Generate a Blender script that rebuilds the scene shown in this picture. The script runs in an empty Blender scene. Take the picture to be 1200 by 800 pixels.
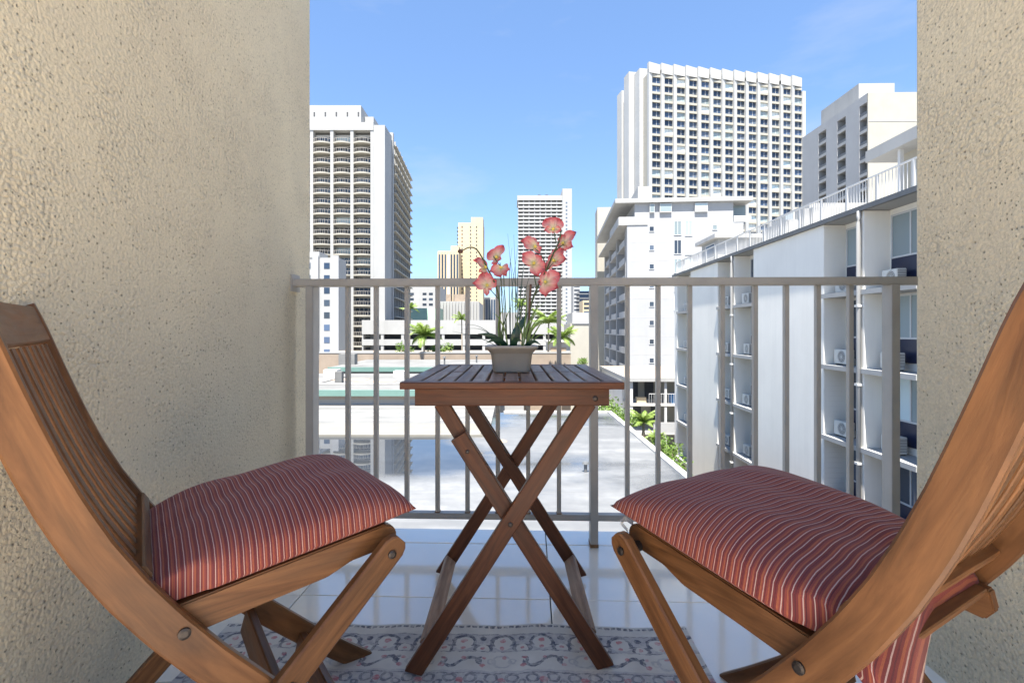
import bpy, bmesh, math, random
from mathutils import Vector, Matrix
random.seed(7)
scene = bpy.context.scene
R = math.radians
# ------------------------------------------------------------------ camera, sky, sun
F, CX, CY, EYE = 600.0, 600.0, 387.0, 0.87
cam_d = bpy.data.cameras.new('camera')
cam_d.sensor_width = 36.0
cam_d.lens = 36.0 * F / 1200.0
cam_d.shift_y = (CY - 400.0) / 1200.0
cam_d.clip_start = 0.02
cam_d.clip_end = 6000
cam = bpy.data.objects.new('camera', cam_d)
cam.location = (0, 0, EYE)
cam.rotation_euler = (R(90), 0, 0)
scene.collection.objects.link(cam)
scene.camera = cam

SUN_EL, SUN_AZ = R(69), R(-10)          # azimuth: degrees from straight behind the camera towards its right
sun_from = Vector((math.sin(SUN_AZ) * math.cos(SUN_EL), -math.cos(SUN_AZ) * math.cos(SUN_EL), math.sin(SUN_EL)))
world = bpy.data.worlds.new('World')
scene.world = world
world.use_nodes = True
wn, wl = world.node_tree.nodes, world.node_tree.links
wn.clear()
w_out = wn.new('ShaderNodeOutputWorld')
w_bg = wn.new('ShaderNodeBackground')
w_bg.inputs['Strength'].default_value = 0.056
sky = wn.new('ShaderNodeTexSky')
sky.sky_type = 'NISHITA'
sky.sun_disc = False
sky.sun_elevation = SUN_EL
sky.sun_rotation = math.atan2(sun_from.x, sun_from.y)
sky.altitude = 0
sky.air_density = 1.0
sky.dust_density = 0.4
sky.ozone_density = 1.4
# thin high cloud veils
w_tc = wn.new('ShaderNodeTexCoord')
w_map = wn.new('ShaderNodeMapping')
w_map.inputs['Scale'].default_value = (1.3, 1.3, 4.5)
w_noise = wn.new('ShaderNodeTexNoise')
w_noise.inputs['Scale'].default_value = 2.3
w_noise.inputs['Detail'].default_value = 7
w_noise.inputs['Roughness'].default_value = 0.55
w_ramp = wn.new('ShaderNodeValToRGB')
w_ramp.color_ramp.elements[0].position = 0.50
w_ramp.color_ramp.elements[0].color = (0, 0, 0, 1)
w_ramp.color_ramp.elements[1].position = 0.8
w_ramp.color_ramp.elements[1].color = (.38, .38, .38, 1)
w_mix = wn.new('ShaderNodeMixRGB')
w_mix.inputs['Color2'].default_value = (4.2, 4.4, 4.7, 1)
wl.new(w_tc.outputs['Generated'], w_map.inputs['Vector'])
wl.new(w_map.outputs['Vector'], w_noise.inputs['Vector'])
wl.new(w_noise.outputs['Fac'], w_ramp.inputs['Fac'])
wl.new(w_ramp.outputs['Color'], w_mix.inputs['Fac'])
w_gam = wn.new('ShaderNodeGamma')
w_gam.inputs['Gamma'].default_value = 0.72
w_tint = wn.new('ShaderNodeMixRGB')
w_tint.blend_type = 'MULTIPLY'
w_tint.inputs['Fac'].default_value = 1
w_tint.inputs['Color2'].default_value = (1.17, 1.51, 1.98, 1)
wl.new(sky.outputs['Color'], w_gam.inputs['Color'])
wl.new(w_gam.outputs['Color'], w_tint.inputs['Color1'])
wl.new(w_tint.outputs['Color'], w_mix.inputs['Color1'])
wl.new(w_mix.outputs['Color'], w_bg.inputs['Color'])
wl.new(w_bg.outputs['Background'], w_out.inputs['Surface'])

sun_d = bpy.data.lights.new('sun', 'SUN')
sun_d.energy = 5.0
sun_d.angle = R(0.53)
sun_d.color = (1.0, 0.95, 0.87)
sun = bpy.data.objects.new('sun', sun_d)
sun.rotation_euler = sun_from.to_track_quat('Z', 'Y').to_euler()
sun.location = sun_from * 60
scene.collection.objects.link(sun)
scene.view_settings.view_transform = 'Standard'
scene.view_settings.look = 'None'
scene.view_settings.exposure = 1.9
scene.view_settings.gamma = 1.0
scene.view_settings.use_curve_mapping = False
scene.cycles.max_bounces = 8
scene.cycles.diffuse_bounces = 5


def at(px, py, d):
    """A point of the place from where it shows in the 1200 x 800 photograph and its measured distance."""
    return Vector(((px - CX) / F * d, d, EYE - (py - CY) / F * d))


def xa(px, d):
    return (px - CX) / F * d


def za(py, d):
    return EYE - (py - CY) / F * d


# ------------------------------------------------------------------ materials
class E:
    """small wrapper to write math node trees as expressions"""
    def __init__(self, nt, sock):
        self.nt, self.s = nt, sock

    def _op(self, op, *a):
        n = self.nt.nodes.new('ShaderNodeMath')
        n.operation = op
        for i, v in enumerate((self,) + a):
            if isinstance(v, E):
                self.nt.links.new(v.s, n.inputs[i])
            else:
                n.inputs[i].default_value = v
        return E(self.nt, n.outputs[0])

    def __add__(s, o): return s._op('ADD', o)
    def __radd__(s, o): return s._op('ADD', o)
    def __sub__(s, o): return s._op('SUBTRACT', o)
    def __mul__(s, o): return s._op('MULTIPLY', o)
    def __rmul__(s, o): return s._op('MULTIPLY', o)
    def abs(s): return s._op('ABSOLUTE')
    def sin(s): return s._op('SINE')
    def floor(s): return s._op('FLOOR')
    def fract(s): return s._op('FRACT')
    def lt(s, v): return s._op('LESS_THAN', v)
    def gt(s, v): return s._op('GREATER_THAN', v)
    def max(s, v): return s._op('MAXIMUM', v)
    def min(s, v): return s._op('MINIMUM', v)
    def sqrt(s): return s._op('SQRT')


def new_mat(name):
    m = bpy.data.materials.new(name)
    m.use_nodes = True
    nt = m.node_tree
    return m, nt, nt.nodes['Principled BSDF']


def ramp(nt, fac, stops, interp='LINEAR'):
    r = nt.nodes.new('ShaderNodeValToRGB')
    cr = r.color_ramp
    cr.interpolation = interp
    while len(cr.elements) > 1:
        cr.elements.remove(cr.elements[-1])
    for i, (p, c) in enumerate(stops):
        e = cr.elements[0] if i == 0 else cr.elements.new(p)
        e.position = p
        e.color = (c[0], c[1], c[2], 1) if not isinstance(c, (int, float)) else (c, c, c, 1)
    nt.links.new(fac, r.inputs['Fac'])
    return r.outputs['Color']


def noise(nt, vec, scale, detail=4, rough=.55, dist=0):
    n = nt.nodes.new('ShaderNodeTexNoise')
    n.inputs['Scale'].default_value = scale
    n.inputs['Detail'].default_value = detail
    n.inputs['Roughness'].default_value = rough
    n.inputs['Distortion'].default_value = dist
    if vec is not None:
        nt.links.new(vec, n.inputs['Vector'])
    return n.outputs['Fac']


def coords(nt, kind='Object', scale=(1, 1, 1)):
    t = nt.nodes.new('ShaderNodeTexCoord')
    mp = nt.nodes.new('ShaderNodeMapping')
    mp.inputs['Scale'].default_value = scale
    nt.links.new(t.outputs[kind], mp.inputs['Vector'])
    return mp.outputs['Vector']


def bump(nt, bsdf, h, strength, dist):
    b = nt.nodes.new('ShaderNodeBump')
    b.inputs['Strength'].default_value = strength
    b.inputs['Distance'].default_value = dist
    nt.links.new(h, b.inputs['Height'])
    nt.links.new(b.outputs['Normal'], bsdf.inputs['Normal'])


def mixc(nt, fac, a, b, mode='MIX'):
    n = nt.nodes.new('ShaderNodeMixRGB')
    n.blend_type = mode
    for k, v in (('Fac', fac), ('Color1', a), ('Color2', b)):
        if isinstance(v, bpy.types.NodeSocket):
            nt.links.new(v, n.inputs[k])
        elif isinstance(v, (int, float)):
            n.inputs[k].default_value = v
        else:
            n.inputs[k].default_value = (v[0], v[1], v[2], 1)
    return n.outputs['Color']


def simple(name, col, rough=.6, var=.12, scale=4.0, metallic=0.0, bump_s=0.0, bump_scale=60, stain=0.0, spec=.5, kind='Object', stretch=(1, 1, 1)):
    m, nt, b = new_mat(name)
    v = coords(nt, kind, stretch)
    f = noise(nt, v, scale, 6, .6)
    c = ramp(nt, f, [(.3, [x * (1 - var) for x in col]), (.7, [min(1, x * (1 + var)) for x in col])])
    if stain:
        s = noise(nt, coords(nt, kind, (1.4, 1.4, .12)), scale * 1.5, 8, .7)
        c = mixc(nt, ramp(nt, s, [(.5, 0.0), (.75, stain)]), c, [x * .6 for x in col])
    nt.links.new(c, b.inputs['Base Color'])
    b.inputs['Roughness'].default_value = rough
    b.inputs['Metallic'].default_value = metallic
    b.inputs['Specular IOR Level'].default_value = spec
    if bump_s:
        bump(nt, b, noise(nt, v, bump_scale, 5, .6), bump_s, .01)
    return m


def wood(name, dark, light, rough=.42):
    m, nt, b = new_mat(name)
    tc = nt.nodes.new('ShaderNodeTexCoord')
    oi = nt.nodes.new('ShaderNodeObjectInfo')
    mp = nt.nodes.new('ShaderNodeMapping')
    mp.inputs['Scale'].default_value = (3.2, 46, 1)
    cb = nt.nodes.new('ShaderNodeCombineXYZ')
    mu = E(nt, oi.outputs['Random']) * 37.0
    nt.links.new(mu.s, cb.inputs[0]); nt.links.new(mu.s, cb.inputs[2])
    nt.links.new(cb.outputs[0], mp.inputs['Location'])
    nt.links.new(tc.outputs['UV'], mp.inputs['Vector'])
    g = noise(nt, mp.outputs['Vector'], 1.6, 7, .65, .6)
    mp2 = nt.nodes.new('ShaderNodeMapping')
    mp2.inputs['Scale'].default_value = (1.6, 9, 1)
    nt.links.new(cb.outputs[0], mp2.inputs['Location'])
    nt.links.new(tc.outputs['UV'], mp2.inputs['Vector'])
    g2 = noise(nt, mp2.outputs['Vector'], 2.5, 3, .5, 1.5)
    mid = [(a + c) / 2 for a, c in zip(dark, light)]
    c1 = ramp(nt, g, [(.32, dark), (.52, mid), (.72, light)])
    c2 = ramp(nt, g2, [(.3, (.72, .70, .68)), (.7, (1.18, 1.15, 1.12))])
    c = mixc(nt, 1.0, c1, c2, 'MULTIPLY')
    tone = ramp(nt, oi.outputs['Random'], [(0, (.78, .78, .78)), (1, (1.18, 1.16, 1.14))])
    c = mixc(nt, 1.0, c, tone, 'MULTIPLY')
    nt.links.new(c, b.inputs['Base Color'])
    rr = ramp(nt, g2, [(.3, rough - .08), (.7, rough + .12)])
    nt.links.new(rr, b.inputs['Roughness'])
    b.inputs['Specular IOR Level'].default_value = .28
    bump(nt, b, g, .12, .004)
    return m


M = {}
M['chair_wood'] = wood('chair wood', (.110, .045, .016), (.235, .106, .040), .40)
M['table_wood'] = wood('table wood', (.072, .024, .0105), (.162, .058, .024), .42)
M['pale_wood'] = wood('pale bare wood', (.22, .135, .09), (.40, .28, .20), .55)
M['table_top_wood'] = wood('weathered table wood', (.125, .082, .064), (.29, .205, .168), .40)


def stucco():
    m, nt, b = new_mat('beige stucco')
    v = coords(nt)
    sx = nt.nodes.new('ShaderNodeSeparateXYZ')
    nt.links.new(v, sx.inputs[0])
    cm = nt.nodes.new('ShaderNodeCombineXYZ')
    nt.links.new(sx.outputs[1], cm.inputs[0]); nt.links.new(sx.outputs[2], cm.inputs[1])
    flat = cm.outputs[0]                      # the wall's own plane

    def vor2(scale, warp):
        n = nt.nodes.new('ShaderNodeTexNoise')
        n.inputs['Scale'].default_value = 90
        nt.links.new(flat, n.inputs['Vector'])
        w = mixc(nt, warp, flat, n.outputs['Color'], 'ADD')
        t = nt.nodes.new('ShaderNodeTexVoronoi')
        t.voronoi_dimensions = '2D'
        t.inputs['Scale'].default_value = scale
        nt.links.new(w, t.inputs['Vector'])
        return t
    big = noise(nt, v, 2.2, 4, .6)
    grain = noise(nt, v, 150, 4, .65, .1)
    lumps = noise(nt, v, 48, 2, .45)
    amp = E(nt, ramp(nt, noise(nt, v, 5.5, 4, .6), [(.34, .25), (.62, 1.0)]))
    peb = vor2(105, .008)
    pebble = E(nt, peb.outputs['Distance']) * -1.0 + 1.0
    pv = vor2(78, .004)
    sep = nt.nodes.new('ShaderNodeSeparateColor')
    nt.links.new(pv.outputs['Color'], sep.inputs[0])
    dens = noise(nt, v, 4.2, 3, .55)
    thr = E(nt, ramp(nt, dens, [(.36, .86), (.62, .50)]))
    has = (E(nt, sep.outputs[0]) - thr).gt(0.0)
    size = E(nt, sep.outputs[1]) * .17 + .10
    pit = ((size - E(nt, pv.outputs['Distance'])) * 6.0).max(0.0).min(1.0) * has
    hgt = pebble * amp * .62 + E(nt, grain) * .5 + E(nt, lumps) * .4 - pit * .7
    c = ramp(nt, big, [(.3, (.67, .57, .395)), (.7, (.74, .64, .445))])
    c = mixc(nt, 1.0, c, ramp(nt, grain, [(.30, .84), (.70, 1.12)]), 'MULTIPLY')
    crev = ramp(nt, (pebble * amp * -1.0 + amp).s, [(.38, 0.0), (.75, .38)])  # shade in the crevices between pebbles, darkened into the colour
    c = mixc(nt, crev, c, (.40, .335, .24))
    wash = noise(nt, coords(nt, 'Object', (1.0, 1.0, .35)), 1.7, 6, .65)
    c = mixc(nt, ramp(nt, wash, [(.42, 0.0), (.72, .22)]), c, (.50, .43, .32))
    c = mixc(nt, (pit * .55).s, c, (.20, .165, .115))  # recess shade of the pits, also put into the colour
    nt.links.new(c, b.inputs['Base Color'])
    b.inputs['Roughness'].default_value = .85
    bump(nt, b, hgt.s, .8, .0075)
    return m


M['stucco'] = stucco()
M['rail_metal'] = simple('taupe painted metal', (.385, .355, .315), .42, .10, 7, bump_s=.05, bump_scale=160)
M['tile'] = simple('glossy white floor tile', (.90, .825, .70), .12, .05, 2.2, spec=.5, stain=.12)
M['tile'].node_tree.nodes['Principled BSDF'].inputs['Coat Weight'].default_value = 1.0
M['tile'].node_tree.nodes['Principled BSDF'].inputs['Coat IOR'].default_value = 1.6
M['tile'].node_tree.nodes['Principled BSDF'].inputs['Coat Roughness'].default_value = .1
M['ceiling_paint'] = simple('white ceiling paint', (.86, .85, .82), .8, .03, 2)
M['rust'] = simple('rusty paint', (.20, .11, .05), .8, .35, 60)
M['bounce_floor'] = simple('warm terrace paving', (.80, .64, .45), .8, .08, 2)  # warm tone for the added floor that bounces sunlight
M['grout'] = simple('grey grout', (.16, .15, .135), .9, .25, 40)
M['concrete'] = simple('pale concrete', (.42, .41, .39), .85, .12, 1.2, stain=.4)
M['white'] = simple('white painted concrete', (.325, .325, .318), .7, .05, .25, stain=.30)
M['white_tower'] = simple('brightened white concrete', (.40, .40, .39), .7, .06, .12, stain=.2)  # brighter copy of the white, offsets shade on the angled tower piers
M['roof_strip'] = simple('cream roof coating strip', (.185, .175, .15), .8, .12, .5)
M['white_b'] = simple('cool white render', (.325, .328, .333), .75, .05, .3, stain=.15)
M['white_clean'] = simple('white paint', (.52, .52, .51), .5, .04, .6)
M['cream'] = simple('cream concrete', (.35, .33, .28), .7, .06, .4, stain=.12)
M['panel'] = simple('pale grey facade render', (.80, .765, .695), .75, .05, .35, stain=.22)
M['tan'] = simple('tan tower concrete', (.50, .40, .26), .8, .06, .3)
M['tan_roof'] = simple('tan roof coating', (.27, .215, .165), .8, .15, .5)
M['grey_roof'] = simple('grey flat roof', (.15, .15, .146), .8, .28, .35, stain=.3)
M['white_roof'] = simple('white flat roof', (.165, .165, .16), .6, .18, .4)
M['teal'] = simple('teal fascia paint', (.13, .225, .195), .5, .08, 1)
M['green_roof'] = simple('pale green roof', (.27, .39, .31), .6, .08, .5)
M['gutter'] = simple('dark gutter', (.10, .105, .11), .5, .15, 2)
M['navy'] = simple('navy spandrel panel', (.015, .02, .05), .3, .1, 2)
M['blinds'] = simple('white blinds', (.66, .70, .68), .8, .08, 3, kind='Object', stretch=(9, 9, .3))
M['dark'] = simple('dark interior', (.05, .052, .058), .7, .2, 1)
M['ac_white'] = simple('off white casing', (.56, .55, .51), .5, .05, 4)
M['ac_dark'] = simple('dark fan grille', (.12, .12, .12), .5, .2, 20)
M['brick_red'] = simple('brown base cladding', (.22, .13, .11), .8, .2, 2)
M['blue'] = simple('blue plastic', (.03, .17, .42), .5, .1, 3)
M['asphalt'] = simple('sun bleached paving', (.24, .235, .22), .9, .2, .5)
M['earth'] = simple('planted soil', (.09, .07, .05), .95, .3, 1)
M['trunk'] = simple('palm trunk', (.30, .25, .19), .9, .25, 3, stretch=(1, 1, 9))
M['leaf_stem'] = simple('dark plant stem', (.045, .07, .02), .5, .25, 30)
M['brown_stick'] = simple('brown support stick', (.09, .04, .025), .6, .2, 40)
M['pot'] = simple('taupe glazed ceramic', (.33, .295, .245), .35, .06, 14, bump_s=.03, bump_scale=90)
M['soil'] = simple('moss', (.05, .06, .025), .95, .3, 60)
M['bolt'] = simple('dark bolt', (.06, .05, .045), .4, .2, 30, metallic=.8)
M['tag'] = simple('white cloth tie', (.7, .7, .68), .9, .05, 30)


def leafmat(name, a, b_, rough=.5, trans=.35):
    m, nt, b = new_mat(name)
    oi = nt.nodes.new('ShaderNodeObjectInfo')
    f = noise(nt, coords(nt, 'Object'), 1.3, 5, .6)
    c = ramp(nt, f, [(.3, a), (.7, b_)])
    nt.links.new(c, b.inputs['Base Color'])
    b.inputs['Roughness'].default_value = rough
    tr = nt.nodes.new('ShaderNodeBsdfTranslucent')
    nt.links.new(c, tr.inputs['Color'])
    mx = nt.nodes.new('ShaderNodeMixShader')
    mx.inputs[0].default_value = trans
    nt.links.new(b.outputs[0], mx.inputs[1]); nt.links.new(tr.outputs[0], mx.inputs[2])
    nt.links.new(mx.outputs[0], nt.nodes['Material Output'].inputs['Surface'])
    return m


M['frond'] = leafmat('palm frond', (.10, .18, .025), (.25, .33, .075))
M['bush'] = leafmat('bush leaves', (.06, .13, .02), (.20, .30, .06))
M['blade_light'] = leafmat('light grass blade', (.10, .17, .03), (.22, .30, .08), .5, .2)
M['blade_dark'] = leafmat('dark grass blade', (.012, .04, .035), (.03, .075, .05), .4, .1)
M['big_leaf'] = leafmat('dark glossy leaf', (.012, .045, .025), (.03, .08, .04), .3, .1)


def petalmat():
    m, nt, b = new_mat('coral orchid petal')
    tc = nt.nodes.new('ShaderNodeTexCoord')
    sep = nt.nodes.new('ShaderNodeSeparateXYZ')
    nt.links.new(tc.outputs['UV'], sep.inputs[0])
    n = noise(nt, coords(nt, 'UV', (2, 14, 1)), 2.0, 3, .5)
    u = E(nt, sep.outputs[0]) + (E(nt, n) - .5) * .16
    c = ramp(nt, u.s, [(.02, (.55, .56, .20)), (.2, (.72, .60, .44)), (.42, (.76, .42, .36)), (.70, (.70, .18, .19)), (1, (.62, .10, .13))])
    nt.links.new(c, b.inputs['Base Color'])
    b.inputs['Roughness'].default_value = .65
    tr = nt.nodes.new('ShaderNodeBsdfTranslucent')
    nt.links.new(c, tr.inputs['Color'])
    mx = nt.nodes.new('ShaderNodeMixShader')
    mx.inputs[0].default_value = .3
    nt.links.new(b.outputs[0], mx.inputs[1]); nt.links.new(tr.outputs[0], mx.inputs[2])
    nt.links.new(mx.outputs[0], nt.nodes['Material Output'].inputs['Surface'])
    return m


M['petal'] = petalmat()
M['yellow'] = simple('yellow flower centre', (.75, .6, .12), .6, .1, 60)


def glassmat(name, col, rough=.06):
    m, nt, b = new_mat(name)
    oi = nt.nodes.new('ShaderNodeObjectInfo')
    c = ramp(nt, oi.outputs['Random'], [(0, [x * .6 for x in col]), (.7, col), (1, [min(1, x * 2.0 + .02) for x in col])])
    nt.links.new(c, b.inputs['Base Color'])
    b.inputs['Roughness'].default_value = rough
    b.inputs['Specular IOR Level'].default_value = .6
    return m


M['glass'] = glassmat('dark window glass', (.045, .06, .085))
M['glass_blue'] = glassmat('blue window glass', (.03, .05, .09))
M['glass_pale'] = glassmat('pale curtained glass', (.30, .36, .37), .1)


def stripes():
    m, nt, b = new_mat('striped cushion cloth')
    tc = nt.nodes.new('ShaderNodeTexCoord')
    sep = nt.nodes.new('ShaderNodeSeparateXYZ')
    nt.links.new(tc.outputs['UV'], sep.inputs[0])
    wob = noise(nt, coords(nt, 'UV', (6, 10, 1)), 2.0, 2, .5)
    u = E(nt, sep.outputs[0]) + (E(nt, wob) - .5) * .0022
    period = .0195
    t = (u * (1 / period)).fract()
    mar, red, ora, whi, pur = (.17, .028, .026), (.235, .045, .034), (.32, .085, .040), (.50, .34, .29), (.12, .020, .024)
    seq = [(.00, mar), (.10, whi), (.155, mar), (.28, ora), (.37, red), (.48, pur), (.55, red), (.60, whi), (.655, red), (.74, ora), (.84, mar), (.94, pur)]
    c = ramp(nt, t.s, seq, 'CONSTANT')
    weave = noise(nt, coords(nt, 'UV', (1, 1, 1)), 900, 2, .6)
    fade = noise(nt, coords(nt, 'UV', (1, 1, 1)), 7, 3, .5)
    c = mixc(nt, 1.0, c, ramp(nt, weave, [(.3, .78), (.7, 1.15)]), 'MULTIPLY')
    c = mixc(nt, ramp(nt, fade, [(.4, 0.0), (.7, .08)]), c, (.36, .16, .12))
    nt.links.new(c, b.inputs['Base Color'])
    b.inputs['Roughness'].default_value = .85
    b.inputs['Sheen Weight'].default_value = .06
    b.inputs['Sheen Roughness'].default_value = .4
    wr = noise(nt, coords(nt, 'UV', (14, 5, 1)), 1.6, 4, .55, .6)
    h = E(nt, weave) * .12 + E(nt, wr) * 1.0
    bump(nt, b, h.s, .5, .006)
    return m


M['stripes'] = stripes()


def rugmat():
    m, nt, b = new_mat('printed rug')
    tc = nt.nodes.new('ShaderNodeTexCoord')
    sep = nt.nodes.new('ShaderNodeSeparateXYZ')
    nt.links.new(tc.outputs['UV'], sep.inputs[0])
    wv = coords(nt, 'UV')
    n1 = (E(nt, noise(nt, wv, 26, 3, .6)) - .5) * .02
    n2 = (E(nt, noise(nt, coords(nt, 'UV', (1, 1.3, 1)), 31, 3, .6)) - .5) * .02
    x = E(nt, sep.outputs[0]) + n1
    r = E(nt, sep.outputs[1]) + n2            # metres from the far edge
    dark = None

    def ring(cx, per, ry, rad, half, squash=1.0):
        fx = ((x + cx) * (1 / per)).fract() - .5
        fx = fx * per
        dy = (r - ry) * squash
        d = (fx * fx + dy * dy).sqrt()
        return (d - rad).abs().lt(half), d

    def band(lo, hi):
        return r.gt(lo) * r.lt(hi)

    def dot(cx, per, ry, rad):
        fx = (((x + cx) * (1 / per)).fract() - .5) * per
        dy = r - ry
        return (fx * fx + dy * dy).sqrt().lt(rad)

    per = .107
    tp = 2 * math.pi
    # border lines and dotted edge
    edge = band(.006, .016) * ((x * 55).fract().lt(.72))
    line2 = band(.046, .050).max(band(.122, .1255) * ((x * 18).fract().lt(.75)))
    # row one: arched scrolls
    a1, d1 = ring(0, per, .085, .030, .0050, 1.0)
    a2, d2 = ring(per / 2, per, .112, .022, .0045, 1.0)
    row1 = (a1 * band(.05, .100)).max(a2 * band(.094, .121)).max(dot(per / 2, per, .066, .010))
    # row two: S scrolls alternating with paler medallions
    s = (x * (tp / per)).sin() * .017
    cell = (x * (1 / (2 * per))).fract().lt(.5)
    s_curve = (r - .165 - s).abs().lt(.0062) * band(.135, .195) * cell
    hook, _ = ring(per * .5, per, .160, .013, .0042)
    med, _ = ring(0, per, .165, .023, .0032)
    med2, _ = ring(per / 2, per / 2, .165, .010, .0026)
    notc = cell * -1.0 + 1.0
    row2p = (med.max(med2)) * notc * band(.135, .195)
    row2 = s_curve.max(hook * cell * band(.14, .19))
    # row three and four: small repeated flowers, then a big field
    a3, _ = ring(0, .052, .228, .014, .0038)
    a4, _ = ring(.026, .052, .245, .008, .003)
    row3 = a3.max(a4).max(band(.208, .212)).max(band(.262, .266))
    f1, _ = ring(0, .16, .34, .045, .005, .9)
    f2, _ = ring(.08, .16, .42, .035, .005)
    row4 = f1.max(f2).max(band(.49, .495))
    dk = edge.max(line2 * .7).max(row1).max(row2).max(row3 * .75).max(row4)
    pink = dot(0, per, .078, .009).max(dot(per * .25, per / 2, .108, .0065)).max(dot(.02, per / 2, .150, .006)).max(dot(.05, per, .18, .0075)) \
        .max(dot(0, .104, .235, .010)).max(dot(0, .16, .34, .018)).max(dot(.08, .16, .42, .012))
    wear = E(nt, ramp(nt, noise(nt, wv, 60, 4, .7), [(.36, .25), (.58, 1.0)]))
    base = ramp(nt, noise(nt, wv, 9, 5, .6), [(.3, (.52, .48, .42)), (.7, (.66, .62, .545))])
    inside = d1.lt(.030).max(d2.lt(.022) * band(.094, .121))
    tone = band(.048, .124) * (inside * -1.0 + 1.0) + band(.20, .27) * .8
    base = mixc(nt, (tone * .8 * wear).s, base, (.37, .345, .345))
    c = mixc(nt, (row2p * .45 * wear).s, base, (.25, .25, .28))
    c = mixc(nt, (dk * wear * .9).s, c, (.065, .07, .105))
    c = mixc(nt, (pink * wear * .85).s, c, (.48, .15, .16))
    nt.links.new(c, b.inputs['Base Color'])
    b.inputs['Roughness'].default_value = .95
    bump(nt, b, noise(nt, wv, 420, 2, .6), .4, .003)
    return m


M['rug'] = rugmat()


def wetroof():
    m, nt, b = new_mat('wet flat roof')
    v = coords(nt, 'Object')
    streak = coords(nt, 'Object', (.10, .5, 1))
    n = noise(nt, streak, 1.1, 5, .6, .8)
    fine = noise(nt, v, 1.6, 6, .65)
    big = noise(nt, coords(nt, 'Object', (.09, .16, 1)), 1.0, 3, .5, .4)
    # a lake of standing water against the raised curb, thinning out towards the parapet
    sep = nt.nodes.new('ShaderNodeSeparateXYZ')
    nt.links.new(v, sep.inputs[0])
    X, Y = E(nt, sep.outputs[0]), E(nt, sep.outputs[1])
    lake_y = ramp(nt, (Y * .04).s, [(.55, 0.0), (.68, .50)])
    lake_x = ramp(nt, (X * .05 + .5).s, [(.78, 1.0), (1.0, .12)])
    lake = E(nt, lake_y) * E(nt, lake_x)
    wet = E(nt, ramp(nt, (E(nt, big) * .7 + E(nt, n) * .3 + lake * .55).s, [(.49, 0.0), (.66, 1.0)]))
    c = ramp(nt, fine, [(.3, (.138, .143, .148)), (.7, (.212, .216, .218))])
    c = mixc(nt, ramp(nt, n, [(.35, .75), (.6, 0.0)]), c, (.10, .104, .108))
    cw = mixc(nt, 1.0, c, (.20, .23, .28), 'MULTIPLY')
    c = mixc(nt, wet.s, c, cw)
    nt.links.new(c, b.inputs['Base Color'])
    nt.links.new(ramp(nt, wet.s, [(0, .55), (.6, .2), (1, .008)]), b.inputs['Roughness'])
    b.inputs['Specular IOR Level'].default_value = .6
    return m


M['wet_roof'] = wetroof()

# ------------------------------------------------------------------ geometry helpers
col = scene.collection


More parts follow.
